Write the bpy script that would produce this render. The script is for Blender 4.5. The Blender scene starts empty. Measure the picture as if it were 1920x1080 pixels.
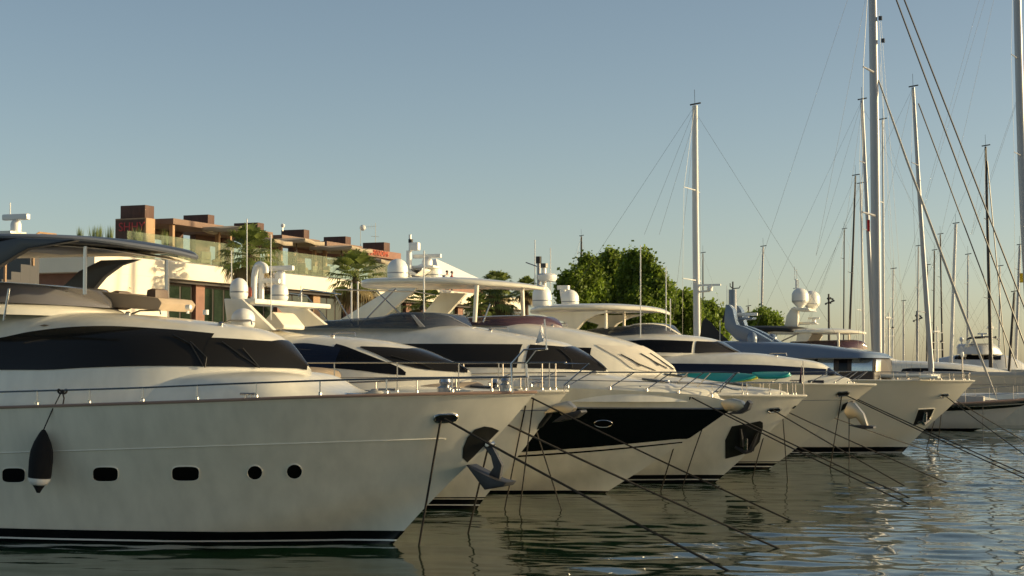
import bpy, bmesh, math, random
import numpy as np
from mathutils import Vector, Matrix
random.seed(7)
R = math.radians
S = bpy.context.scene
COL = S.collection
# ------------------------------------------------------------------ camera
F, HC, HY = 3200.0, 3.05, 695.0          # focal length in photo pixels, eye height, horizon row
PITCH = math.atan((HY - 540) / F)
cam = bpy.data.cameras.new('camera')
camo = bpy.data.objects.new('camera', cam)
COL.objects.link(camo)
camo.location = (0, 0, HC)
camo.rotation_euler = (math.pi / 2 + PITCH, 0, 0)
cam.sensor_width = 36
cam.lens = F / 1920 * 36
cam.clip_start, cam.clip_end = 0.1, 6000
S.camera = camo
# ------------------------------------------------------------------ light
SUN_EL, SUN_AZ = R(13), R(89)            # azimuth clockwise from +Y (view direction): the sun stands to the right
w = bpy.data.worlds.new('World'); S.world = w; w.use_nodes = True
nt = w.node_tree
sky = nt.nodes.new('ShaderNodeTexSky'); sky.sky_type = 'NISHITA'; sky.sun_disc = False
sky.sun_elevation = SUN_EL; sky.sun_rotation = SUN_AZ
sky.air_density = 0.7; sky.dust_density = 1.0; sky.ozone_density = 1.0
bg = nt.nodes['Background']; 
wb = nt.nodes.new('ShaderNodeMix'); wb.data_type = 'RGBA'; wb.blend_type = 'MULTIPLY'; wb.inputs[0].default_value = 1.0   # warm white balance
wb.inputs[7].default_value = (1.10, 1.0, 0.85, 1); nt.links.new(sky.outputs[0], wb.inputs[6]); nt.links.new(wb.outputs[2], bg.inputs[0])
bg.inputs[1].default_value = 0.116
sl = bpy.data.lights.new('sun', 'SUN'); sl.energy = 4.6; sl.angle = R(0.6); sl.color = (1.0, 0.80, 0.45)
so = bpy.data.objects.new('sun', sl); COL.objects.link(so)
sd = Vector((math.sin(SUN_AZ) * math.cos(SUN_EL), math.cos(SUN_AZ) * math.cos(SUN_EL), math.sin(SUN_EL)))
so.rotation_euler = (-sd).to_track_quat('-Z', 'Y').to_euler(); so.location = (60, 20, 40)
S.view_settings.view_transform = 'Standard'; S.view_settings.look = 'None'
S.view_settings.exposure = 0.35; S.view_settings.gamma = 1.0
S.cycles.max_bounces = 8; S.cycles.transparent_max_bounces = 12
S.cycles.use_denoising = True
S.cycles.sample_clamp_indirect = 12.0
S.cycles.blur_glossy = 0.0
# ------------------------------------------------------------------ materials
def mat(name, col, rough=.5, metal=0., spec=.5, var=0., vscale=2., bump=0., bscale=30., coat=0., alpha=1., stretch=(1, 1, 1)):
    m = bpy.data.materials.new(name); m.use_nodes = True
    n, l = m.node_tree.nodes, m.node_tree.links
    b = n['Principled BSDF']
    b.inputs['Base Color'].default_value = (*col, 1); b.inputs['Roughness'].default_value = rough
    b.inputs['Metallic'].default_value = metal; b.inputs['Specular IOR Level'].default_value = spec
    b.inputs['Coat Weight'].default_value = coat; b.inputs['Coat Roughness'].default_value = .08
    tc = n.new('ShaderNodeTexCoord'); mp = n.new('ShaderNodeMapping'); mp.inputs['Scale'].default_value = stretch
    l.new(tc.outputs['Object'], mp.inputs['Vector'])
    if var:
        t = n.new('ShaderNodeTexNoise'); t.inputs['Scale'].default_value = vscale; t.inputs['Detail'].default_value = 5
        l.new(mp.outputs[0], t.inputs['Vector'])
        r = n.new('ShaderNodeValToRGB'); r.color_ramp.elements[0].position = .3; r.color_ramp.elements[1].position = .7
        r.color_ramp.elements[0].color = (*[c * (1 - var) for c in col], 1)
        r.color_ramp.elements[1].color = (*[min(1, c * (1 + var * .6)) for c in col], 1)
        l.new(t.outputs[0], r.inputs[0]); l.new(r.outputs[0], b.inputs['Base Color'])
    if bump:
        t2 = n.new('ShaderNodeTexNoise'); t2.inputs['Scale'].default_value = bscale; t2.inputs['Detail'].default_value = 3
        l.new(mp.outputs[0], t2.inputs['Vector'])
        bp = n.new('ShaderNodeBump'); bp.inputs['Strength'].default_value = bump; bp.inputs['Distance'].default_value = .02
        l.new(t2.outputs[0], bp.inputs['Height']); l.new(bp.outputs[0], b.inputs['Normal'])
    if alpha < 1:
        tr = n.new('ShaderNodeBsdfTransparent'); mx = n.new('ShaderNodeMixShader'); mx.inputs[0].default_value = alpha
        tr.inputs[0].default_value = (.9, .95, .9, 1)
        l.new(tr.outputs[0], mx.inputs[1]); l.new(b.outputs[0], mx.inputs[2]); l.new(mx.outputs[0], n['Material Output'].inputs[0])
    return m
def leafmat(name, col, var, vs, tr=.45):
    m = mat(name, col, .55, var=var, vscale=vs); n, l = m.node_tree.nodes, m.node_tree.links; b = n['Principled BSDF']
    t = n.new('ShaderNodeBsdfTranslucent'); mx = n.new('ShaderNodeMixShader'); mx.inputs[0].default_value = tr
    l.new(b.inputs['Base Color'].links[0].from_socket, t.inputs[0]); l.new(b.outputs[0], mx.inputs[1]); l.new(t.outputs[0], mx.inputs[2]); l.new(mx.outputs[0], n['Material Output'].inputs[0])
    return m
M = dict(
    gel=mat('gelcoat', (.76, .715, .595), .2, coat=.3, var=.09, vscale=2.2, stretch=(1.6, 1.6, .16), bump=.03, bscale=1.6),
    gel2=mat('gelcoat_cream', (.72, .675, .56), .28, coat=.2, var=.05, vscale=.8),
    cover=mat('cream_cover', (.62, .57, .48), .75, var=.06, bump=.3, bscale=6),
    boot=mat('black_antifouling', (.006, .006, .007), .25, var=.4, vscale=3),
    black=mat('black_topside_paint', (.004, .004, .006), .12, coat=.4),
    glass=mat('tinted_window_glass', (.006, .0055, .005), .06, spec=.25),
    glassb=mat('blue_tinted_window_glass', (.008, .011, .024), .05, spec=.4),
    fly=mat('smoked_acrylic', (.13, .125, .13), .14, alpha=.96),
    glassw=mat('sun_toned_window_glass', (.016, .0145, .012), .09, spec=.28),  # lighter, warmer copy of the tinted glass: sunlight put into its colour
    flyb=mat('blue_smoked_acrylic', (.03, .036, .05), .06, alpha=.8),
    flyp=mat('burgundy_acrylic', (.07, .035, .045), .1, alpha=.88),
    chrome=mat('stainless_steel', (.42, .41, .40), .26, metal=1.),
    grey=mat('silver_grey_paint', (.22, .23, .25), .3, metal=.3, coat=.3),
    dkgrey=mat('dark_grey_paint', (.035, .035, .04), .35),
    bluegrey=mat('blue_grey_paint', (.13, .17, .235), .25, coat=.3),
    beige=mat('beige_headliner', (.68, .61, .49), .7),
    tan=mat('tan_canvas', (.36, .28, .20), .85, var=.1, vscale=3, bump=.5, bscale=4),
    brown=mat('brown_leather', (.10, .065, .045), .6),
    teak=mat('varnished_rub_rail', (.30, .20, .15), .4),
    deck=mat('deck_nonslip', (.62, .60, .55), .8, var=.06, vscale=4),
    rubber=mat('black_rubber', (.008, .008, .008), .6),
    navy=mat('black_fender_cloth', (.003, .003, .004), .95, bump=.5, bscale=60),
    rope=mat('dark_mooring_rope', (.018, .015, .012), .9, bump=.6, bscale=80),
    white=mat('white_plastic', (.76, .75, .71), .4),
    dome=mat('white_fibreglass_dome', (.74, .73, .69), .35),
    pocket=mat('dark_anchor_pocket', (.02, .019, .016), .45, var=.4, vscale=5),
    steel=mat('galvanised_anchor', (.035, .035, .038), .5, metal=.3, var=.3, vscale=6),
    sunsteel=mat('sun_toned_stainless_anchor', (.42, .37, .29), .32, metal=.9),  # polished steel; the tan base paints the sun's reflection into its colour
    cream=mat('cream_render_wall', (.80, .73, .58), .85, var=.05, vscale=.6, bump=.15, bscale=12),
    corten=mat('dark_brown_cladding', (.085, .036, .024), .7, var=.25, vscale=6, stretch=(1, 1, .2)),
    wood=mat('tan_timber_cladding', (.36, .22, .12), .7, var=.15, vscale=4, stretch=(1, 1, .1)),
    canopy=mat('taupe_canopy_board', (.20, .125, .09), .75, var=.1, vscale=2),
    terra=mat('terracotta_panel', (.24, .125, .09), .8, var=.15, vscale=2),
    bframe=mat('dark_bronze_window_frame', (.03, .022, .018), .5),
    shop=mat('shop_window_glass', (.022, .034, .024), .06, spec=.7, var=.5, vscale=.5),
    balglass=mat('greenish_balustrade_glass', (.36, .40, .28), .08, alpha=.2),
    sky_pane=mat('pale_window_pane', (.35, .46, .5), .2),
    parasol=mat('cream_parasol_cloth', (.36, .30, .22), .9, var=.1, vscale=3),
    redsign=mat('dark_red_lettering', (.42, .022, .025), .5),
    orange=mat('orange_lettering', (.55, .11, .05), .5),
    teal=mat('teal_lettering', (.05, .42, .33), .5),
    board=mat('teal_paddleboard', (.01, .27, .24), .35, coat=.2),
    yellow=mat('yellow_board_rim', (.50, .48, .05), .4),
    concrete=mat('quay_concrete', (.30, .28, .25), .9, var=.15, vscale=.5, bump=.3, bscale=5),
    paving=mat('promenade_paving', (.32, .29, .25), .9, var=.12, vscale=.7),
    leaf=leafmat('tree_leaves', (.19, .27, .032), .6, .8, .5),
    palm=leafmat('palm_fronds', (.20, .25, .06), .45, 1.2, .4),
    palmdry=mat('dry_palm_fronds', (.16, .12, .05), .8, var=.3, vscale=2),
    bark=mat('tree_bark', (.10, .07, .05), .9, var=.3, vscale=4, bump=.6, bscale=12),
    mast=mat('anodised_mast', (.34, .34, .35), .38, metal=.35),
    mastw=mat('white_painted_mast', (.62, .61, .58), .35),
    mastdk=mat('carbon_black_mast', (.02, .015, .015), .4),
    wire=mat('rigging_wire', (.10, .10, .10), .4, metal=.5),
    furl=mat('furled_sail_cover', (.40, .38, .34), .8),
    darkred=mat('dark_red_hull_paint', (.045, .010, .012), .3),
    hullgrey=mat('pale_grey_hull_paint', (.52, .52, .51), .25, coat=.2),
    flagw=mat('white_flag_cloth', (.7, .68, .66), .9), flagr=mat('red_flag_cloth', (.5, .02, .02), .9),
    flagd=mat('dark_flag_cloth', (.10, .05, .07), .9), flagy=mat('yellow_flag_cloth', (.75, .5, .03), .9),
    skin=mat('skin', (.45, .26, .18), .6), hair=mat('dark_hair', (.02, .015, .01), .7),
    shirtd=mat('dark_shirt', (.03, .03, .035), .9), shirtw=mat('white_shirt', (.7, .68, .65), .9),
    shirtr=mat('red_shirt', (.35, .05, .04), .9), trous=mat('dark_trousers', (.03, .03, .04), .9),
    tent=mat('white_tent_fabric', (.72, .71, .72), .8), hill=mat('far_scrub', (.16, .15, .10), 1., var=.3, vscale=.05),
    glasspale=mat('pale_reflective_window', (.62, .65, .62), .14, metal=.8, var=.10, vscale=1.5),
)
def tag(o, label=None, cat=None, group=None, kind=None):
    for k, v in (('label', label), ('category', cat), ('group', group), ('kind', kind)):
        if v: o[k] = v
    return o
def empty(name, loc, rz, label, cat, group=None):
    o = bpy.data.objects.new(name, None); COL.objects.link(o); o.empty_display_size = .3
    o.location = loc; o.rotation_euler = (0, 0, rz)
    return tag(o, label, cat, group)
# ------------------------------------------------------------------ pixel <-> place
CP, SP = math.cos(PITCH), math.sin(PITCH)
CAMV = Vector((0, 0, HC))
def ray(px, py):
    cx, cy = (px - 960) / F, (540 - py) / F
    return Vector((cx, CP - SP * cy, SP + CP * cy))
def on_water(px, py, z=0.):
    d = ray(px, py); return CAMV + d * ((z - HC) / d.z)
def at_depth(px, py, Y):
    d = ray(px, py); return CAMV + d * (Y / d.y)
class Frame:                                # a thing's own axes: x forward, y to port, z up
    def __init__(s, O, rz):
        s.O, s.rz = Vector((O[0], O[1], 0)), rz
        s.m = Matrix.Rotation(-rz, 3, 'Z'); s.C = s.m @ (CAMV - s.O)
    def at_y(s, px, py, y):
        d = s.m @ ray(px, py); t = (y - s.C.y) / d.y; p = s.C + d * t; return p.x, p.z
    def loc(s, wpt): return s.m @ (Vector(wpt) - s.O)
    def world(s, l): return s.m.transposed() @ Vector(l) + s.O
TH = R(22)
AX = Vector((math.cos(TH), -math.sin(TH), 0))     # every moored bow points this way
# ------------------------------------------------------------------ curves
def pchip(xs, ys, ext='const'):
    o = np.argsort(xs); x = np.array(xs, float)[o]; y = np.array(ys, float)[o]
    keep = np.concatenate([[True], np.diff(x) > 1e-6]); x, y = x[keep], y[keep]
    if len(x) == 1: return lambda q: np.full_like(np.asarray(q, float), y[0])
    h = np.diff(x); dl = np.diff(y) / h; m = np.zeros_like(x)
    for i in range(1, len(x) - 1):
        if dl[i - 1] * dl[i] > 0:
            w1, w2 = 2 * h[i] + h[i - 1], h[i] + 2 * h[i - 1]; m[i] = (w1 + w2) / (w1 / dl[i - 1] + w2 / dl[i])
    m[0], m[-1] = dl[0], dl[-1]
    def f(q):
        q = np.asarray(q, float); qc = np.clip(q, x[0], x[-1])
        i = np.clip(np.searchsorted(x, qc) - 1, 0, len(h) - 1); t = (qc - x[i]) / h[i]
        r = (2*t**3-3*t**2+1)*y[i] + (t**3-2*t**2+t)*h[i]*m[i] + (-2*t**3+3*t**2)*y[i+1] + (t**3-t**2)*h[i]*m[i+1]
        if ext == 'lin': r = r + np.where(q < x[0], (q-x[0])*m[0], 0) + np.where(q > x[-1], (q-x[-1])*m[-1], 0)
        return r
    return f
# ------------------------------------------------------------------ mesh builder
class MB:
    def __init__(s): s.v, s.f = [], []
    def add(s, v, f):
        b = len(s.v); s.v += [tuple(p) for p in v]; s.f += [tuple(i + b for i in q) for q in f]; return s
    def grid(s, rows, closed=False):
        n = len(rows[0]); v = [p for r in rows for p in r]; f = []
        for i in range(len(rows) - 1):
            for j in range(n if closed else n - 1):
                k = (j + 1) % n; f.append((i*n+j, i*n+k, (i+1)*n+k, (i+1)*n+j))
        return s.add(v, f)
    def tube(s, pts, r, seg=6, cap=True):
        P = [Vector(p) for p in pts]; rs = r if isinstance(r, (list, tuple)) else [r] * len(P)
        rows = []; n0 = None
        for i, p in enumerate(P):
            t = (P[min(i+1, len(P)-1)] - P[max(i-1, 0)]).normalized()
            if n0 is None: n0 = t.orthogonal().normalized()
            n0 = (n0 - t * n0.dot(t)); n0 = n0.normalized() if n0.length > 1e-6 else t.orthogonal().normalized()
            b = t.cross(n0)
            rows.append([p + (n0*math.cos(a) + b*math.sin(a)) * rs[i] for a in [2*math.pi*k/seg for k in range(seg)]])
        s.grid(rows, True)
        if cap:
            b = len(s.v); n = len(rows)
            s.f.append(tuple(b - n*seg + k for k in range(seg))[::-1]); s.f.append(tuple(b - seg + k for k in range(seg)))
        return s
    def box(s, a, b):
        (x0, y0, z0), (x1, y1, z1) = a, b
        v = [(x0,y0,z0),(x1,y0,z0),(x1,y1,z0),(x0,y1,z0),(x0,y0,z1),(x1,y0,z1),(x1,y1,z1),(x0,y1,z1)]
        return s.add(v, [(0,3,2,1),(4,5,6,7),(0,1,5,4),(1,2,6,5),(2,3,7,6),(3,0,4,7)])
    def lathe(s, prof, c, seg=20, axis='z'):
        rows = []
        for r, z in prof:
            row = []
            for k in range(seg):
                a = 2*math.pi*k/seg; x, y = r*math.cos(a), r*math.sin(a)
                row.append({'z': (c[0]+x, c[1]+y, c[2]+z), 'y': (c[0]+x, c[1]+z, c[2]+y), 'x': (c[0]+z, c[1]+x, c[2]+y)}[axis])
            rows.append(row)
        s.grid(rows, True); b = len(s.v)
        s.f.append(tuple(b - len(rows)*seg + k for k in range(seg))[::-1]); s.f.append(tuple(b - seg + k for k in range(seg)))
        return s
    def plate(s, poly, y0, y1):               # polygon in (x, z), thick in y
        n = len(poly)
        v = [(x, y0, z) for x, z in poly] + [(x, y1, z) for x, z in poly]
        f = [tuple(range(n)), tuple(range(2*n-1, n-1, -1))] + [(i, i+n, (i+1) % n + n, (i+1) % n) for i in range(n)]
        return s.add(v, f)
    def build(s, name, m, parent=None, sharp=38, bevel=0., merge=False, thick=0.):
        me = bpy.data.meshes.new(name); me.from_pydata([tuple(map(float, p)) for p in s.v], [], s.f)
        bm = bmesh.new(); bm.from_mesh(me)
        if merge: bmesh.ops.remove_doubles(bm, verts=bm.verts, dist=.0008)
        bmesh.ops.recalc_face_normals(bm, faces=bm.faces)
        if bevel: bmesh.ops.bevel(bm, geom=[e for e in bm.edges if e.calc_face_angle(0) > R(30)], offset=bevel, segments=2, affect='EDGES', profile=.6)
        bm.to_mesh(me); bm.free()
        for p in me.polygons: p.use_smooth = True
        me.set_sharp_from_angle(angle=R(sharp))
        me.materials.append(M[m] if isinstance(m, str) else m)
        o = bpy.data.objects.new(name, me); COL.objects.link(o)
        if parent: o.parent = parent
        if thick:
            sm = o.modifiers.new('thickness', 'SOLIDIFY'); sm.thickness = thick; sm.offset = 1
        return o
def mirror(o):                                 # the same part on the other side of its boat
    c = o.copy(); COL.objects.link(c); c.parent = o.parent; c.scale = (1, -1, 1)
    for ch in o.children:
        d = ch.copy(); COL.objects.link(d); d.parent = c
    return c
def arc(pts, n=10):                            # smooth a polyline (Catmull-Rom)
    P = [Vector(p) for p in pts]; out = []
    for i in range(len(P) - 1):
        a, b, c, d = P[max(i-1, 0)], P[i], P[i+1], P[min(i+2, len(P)-1)]
        for k in range(n):
            t = k / n
            out.append(.5*((2*b) + (c-a)*t + (2*a-5*b+4*c-d)*t*t + (3*b-a-3*c+d)*t**3))
    return out + [P[-1]]
# ------------------------------------------------------------------ hull and deckhouse surfaces
class Hull:
    def __init__(s, fr, stem, sheer, B, L, Bwl=None, Le=9., p=(1.5, 2.4), hb=-.5, flare=1.4, raw=False, chine=None):
        s.chine = chine
        s.fr, s.B, s.L, s.Le, s.p, s.hb, s.fl, s.us = fr, B, L, Le, p, hb, flare, None; s.Bwl = Bwl or B*.82
        st = sorted(stem if raw else [fr.at_y(x, y, 0) for x, y in stem], key=lambda q: q[1])
        s.stem = pchip([q[1] for q in st], [q[0] for q in st], 'lin'); s.ut, s.ht = st[-1]
        if raw: sh = sheer
        else:
            sh = []
            for x, y in sheer:
                v = 0.
                for _ in range(14):
                    u, h = fr.at_y(x, y, -v); v += .6 * (float(s._half(u, 1.)) - v)
                sh.append((u, h))
        s.sh = sh; s.hs = pchip([q[0] for q in sh], [q[1] for q in sh]); es, uu = np.linspace(-.05, 1, 45), []
        for e in es:                           # where each level meets the stem
            u = float(s.stem(hb + e*(s.ht - hb)))
            for _ in range(60): u += .5*(float(s.stem(hb + e*(float(s.hs(u)) - hb))) - u)
            uu.append(u)
        s.us = pchip(es, uu)
    def _half(s, u, e):
        us = s.us(e) if s.us else s.stem(s.hb + e*(s.ht - s.hb)); Le = s.Le*(1.18 - .18*e); p = s.p[0] + (s.p[1]-s.p[0])*e
        t = np.clip((us - u)/Le, 0, 1); B = s.Bwl + (s.B - s.Bwl)*np.clip(e, 0, 1)**s.fl
        v = B*(1 - (1-t)**p)
        if s.chine is None or s.us is None: return v
        a, x0, x1, k = s.chine; h = s.hb + e*(s.hs(u) - s.hb)       # lower bow panel turned in under a rising knuckle
        hc = a*np.clip((u - x0)/(x1 - x0), 0, 1)**1.3
        return np.maximum(v - k*np.clip(hc - h, 0, 1.5)*np.clip(v/.5, 0, 1), 0.)
    def v(s, u, h): return s._half(u, (h - s.hb)/(s.hs(u) - s.hb))
    def pt(s, u, h, off=0.):
        v = float(s.v(u, h)); e = .03
        vu = (float(s.v(u+e, h)) - float(s.v(u-e, h)))/(2*e); vh = (float(s.v(u, h+e)) - float(s.v(u, h-e)))/(2*e)
        n = Vector((-vu, -1, -vh)).normalized() * -1; n = Vector((vu*-1, -1, -vh)).normalized()
        return Vector((u, -v, h)) + n*off, n
    def pick(s, px, py):
        v = s.B*.5
        for _ in range(40):
            u, h = s.fr.at_y(px, py, -v); v += .5*(float(s.v(u, h)) - v)
        return u, h
    def edge(s, px, py, inset=.08):            # a point above the deck edge
        v = 0.
        for _ in range(20):
            u, h = s.fr.at_y(px, py, -v); v += .5*(max(float(s._half(u, 1.)) - inset, 0.) - v)
        return u, -v, h
    def mesh(s, parent, m='gel', nt=64, ne=16, lo=0., hi=1., name='hull'):
        T = (np.linspace(0, 1, nt))**1.7; E = lo + (hi-lo)*np.linspace(0, 1, ne); rows = []
        for t in T:
            st = []
            for e in E:
                us = float(s.us(e)); u = us - t*(us + s.L)
                st.append((u, float(s._half(u, e)), s.hb + e*(float(s.hs(u)) - s.hb)))
            rows.append([(u, -v, h) for u, v, h in st[::-1]] + [(u, v, h) for u, v, h in st])
        mb = MB().grid(rows); n = len(rows[0]); k = len(mb.v); mb.f.append(tuple(range(k-n, k)))
        return mb.build(name, m, parent, merge=True)
    def deckmesh(s, parent, m='deck', drop=.05):
        rows = []
        for t in (np.linspace(0, 1, 48))**1.7:
            u = s.ut - .02 - t*(s.ut + s.L); v = max(float(s._half(u, 1.)) - .015, .001); h = float(s.hs(u)) - drop
            rows.append([(u, -v, h), (u, -v*.5, h+.03), (u, 0, h+.05), (u, v*.5, h+.03), (u, v, h)])
        return MB().grid(rows).build('deck', m, parent)
    def band(s, parent, name, m, h0, h1, off, u1=None):  # a painted band between two heights, both sides
        mb = MB()
        for sg in (1, -1):
            rows = []
            for k in range(60):
                row = []
                for h in np.linspace(h0, h1, 5 if h1-h0 < .1 else 16):
                    us = float(s.stem(h)); u = us - (k/59)**1.7*(us + s.L); p, n = s.pt(min(u, us-.001), h, off)
                    row.append((p.x if k else us + off, sg*p.y if k else 0., p.z))
                rows.append(row)
            mb.grid(rows)
        return mb.build(name, m, parent, merge=True)
    def rim(s, parent, name, m, r, z=0.):      # a tube along the deck edge, both sides through the tip
        a = []
        for t in (np.linspace(1, 0, 50))**1.7:
            u = s.ut - t*(s.ut + s.L); a.append((u, -float(s._half(u, 1.)), float(s.hs(u)) + z))
        return MB().tube(a + [(u, -v, h) for u, v, h in a[::-1][1:]], r).build(name, m, parent)
class Loft:                                    # deckhouse: rounded sections under a roof profile
    def __init__(s, fr, top, base, W, Ln, p=2.2, n=3.5, tum=.1, raw=False):
        s.fr, s.W, s.Ln, s.p, s.n, s.tum = fr, W, Ln, p, n, tum
        tp = top if raw else [fr.at_y(x, y, 0) for x, y in top]
        s.un, s.ua = max(q[0] for q in tp), min(q[0] for q in tp)
        s.hr = pchip([q[0] for q in tp], [q[1] for q in tp])
        if isinstance(base, (int, float)): s.hb = lambda u: np.asarray(u)*0. + base
        else:
            b = [fr.at_y(x, y, -W*.9) for x, y in base]; s.hb = pchip([q[0] for q in b], [q[1] for q in b])
    def w(s, u): t = np.clip((s.un - u)/s.Ln, 0, 1); return s.W*(1 - (1-t)**s.p)
    def P(s, u, ph):
        sn, cs = math.sin(min(ph, math.pi - ph)), abs(math.cos(ph)); sn, cs = max(sn, 0)**(2/s.n), cs**(2/s.n)
        v = float(s.w(u))*(1 - s.tum*sn)*cs; hb, hr = float(s.hb(u)), float(s.hr(u))
        return Vector((u, -v if ph <= math.pi/2 else v, hb + (max(hr, hb+.004) - hb)*sn))
    def phi(s, u, h):
        hb, hr = float(s.hb(u)), float(s.hr(u))
        return math.asin(min(max((h-hb)/max(hr-hb, .004), 0), 1)**(s.n/2))
    def v(s, u, h): return -s.P(u, s.phi(u, h)).y
    def N(s, u, ph):
        e = .01; a = s.P(u+e, ph) - s.P(u-e, ph); b = s.P(u, min(ph+e, math.pi)) - s.P(u, max(ph-e, 0))
        n = b.cross(a)
        if n.length < 1e-9: n = Vector((0, 0, 1))
        n.normalize()
        return n if n.z > -.05 and (n.y <= .05 if ph <= math.pi/2 else True) else -n
    def pt(s, u, h, off=0.):
        ph = s.phi(u, h); n = s.N(u, ph); return s.P(u, ph) + n*off, n
    def pick(s, px, py):
        v = s.W*.7
        for _ in range(40):
            u, h = s.fr.at_y(px, py, -v); v += .4*(s.v(u, h) - v)
        return u, h
    def mesh(s, parent, name='deckhouse', m='gel', nu=54, nf=36, **k):
        rows = []
        for t in np.linspace(0, 1, nu)**1.6:
            u = s.un - t*(s.un - s.ua); rows.append([s.P(u, math.pi*j/nf) for j in range(nf+1)])
        mb = MB().grid(rows); n = nf+1; c = len(mb.v); mb.f.append(tuple(range(c-n, c)))
        return mb.build(name, m, parent, sharp=50, merge=True, **k)
def patch(surf, up, lo, parent, name, m, off=.012, n=44, k=8, both=True, raw=False, thick=.006):
    """panel following a hull or deckhouse between two pixel polylines; up=None runs over the roof to the other side"""
    cv = lambda L: sorted([q if raw else surf.pick(*q) for q in L])
    L = cv(lo); fl = pchip([q[0] for q in L], [q[1] for q in L]); u0, u1 = L[0][0], L[-1][0]
    if up:
        U = cv(up); fu = pchip([q[0] for q in U], [q[1] for q in U]); u0, u1 = max(u0, U[0][0]), (U[-1][0] if isinstance(surf, Hull) else min(u1, U[-1][0]))
    if isinstance(surf, Hull):
        hh = np.linspace(surf.hb, surf.ht, 40); inv = pchip(surf.stem(hh), hh)
    if name == 'black_hull_band': u1 = surf.ut - .01; U.append((surf.ut, surf.ht)); fu = pchip([q[0] for q in U], [q[1] for q in U])   # runs out to the tip
    rows = []; wrap = False
    for i in range(n):
        u = u0 + (u1-u0)*(1 - (1 - i/(n-1))**1.3); hl = float(fl(u)); row = []
        if isinstance(surf, Loft):
            a = surf.phi(u, hl); top = float(surf.hr(u)); hu = float(fu(u)) if up else top
            b = math.pi/2 if hu > top - .025 else surf.phi(u, hu); b = max(a, b)
            if b == math.pi/2: wrap = True
            for j in range(k+1):
                ph = a + (b-a)*j/k; row.append(surf.P(u, ph) + surf.N(u, ph)*off)
        else:
            hl = max(hl, float(inv(u))); hu = max(float(fu(u)), hl)
            row = [surf.pt(u, hl + (hu-hl)*j/k, off)[0] for j in range(k+1)]
        rows.append(row)
    mb = MB().grid(rows)
    if wrap and both:
        mb.grid([[(p.x, -p.y, p.z) for p in r] for r in rows]); return mb.build(name, m, parent, merge=True)
    o = mb.build(name, m, parent)
    if both: mirror(o)
    return o
class Slab:                                    # hardtop: a lens-edged roof plate
    def __init__(s, fr, top, thick, W, Ln, La=1., p=2.2, n=3., raw=False):
        tp = top if raw else [fr.at_y(x, y, 0) for x, y in top]
        s.un, s.ua = max(q[0] for q in tp), min(q[0] for q in tp); s.hr = pchip([q[0] for q in tp], [q[1] for q in tp])
        s.W, s.Ln, s.La, s.p, s.n, s.th = W, Ln, La, p, n, thick
    def w(s, u):
        return s.W*(1-(1-min((s.un-u)/s.Ln, 1))**s.p)*(1-(1-min(max((u-s.ua)/s.La, 0), 1))**s.p*.9)
    def mesh(s, parent, name='hardtop', m='gel', crown=.06, nu=40, nf=32):
        rows = []
        for t in np.linspace(0, 1, nu)**1.4:
            u = s.un - t*(s.un-s.ua); w = max(s.w(u), .01); hr = float(s.hr(u)); th = s.th*min(1, .35 + w/s.W)
            row = []
            for j in range(nf):
                a = 2*math.pi*j/nf; c, q = math.cos(a), math.sin(a)
                y = -w*math.copysign(abs(c)**(2/s.n), c); z = math.copysign(abs(q)**(2/s.n), q)
                row.append((u, y, hr - th/2 + z*th/2 - crown*(y/s.W)**2))
            rows.append(row)
        mb = MB().grid(rows, True); c = len(mb.v); mb.f.append(tuple(range(nf))); mb.f.append(tuple(range(c-nf, c)))
        return mb.build(name, m, parent, sharp=60)
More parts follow.
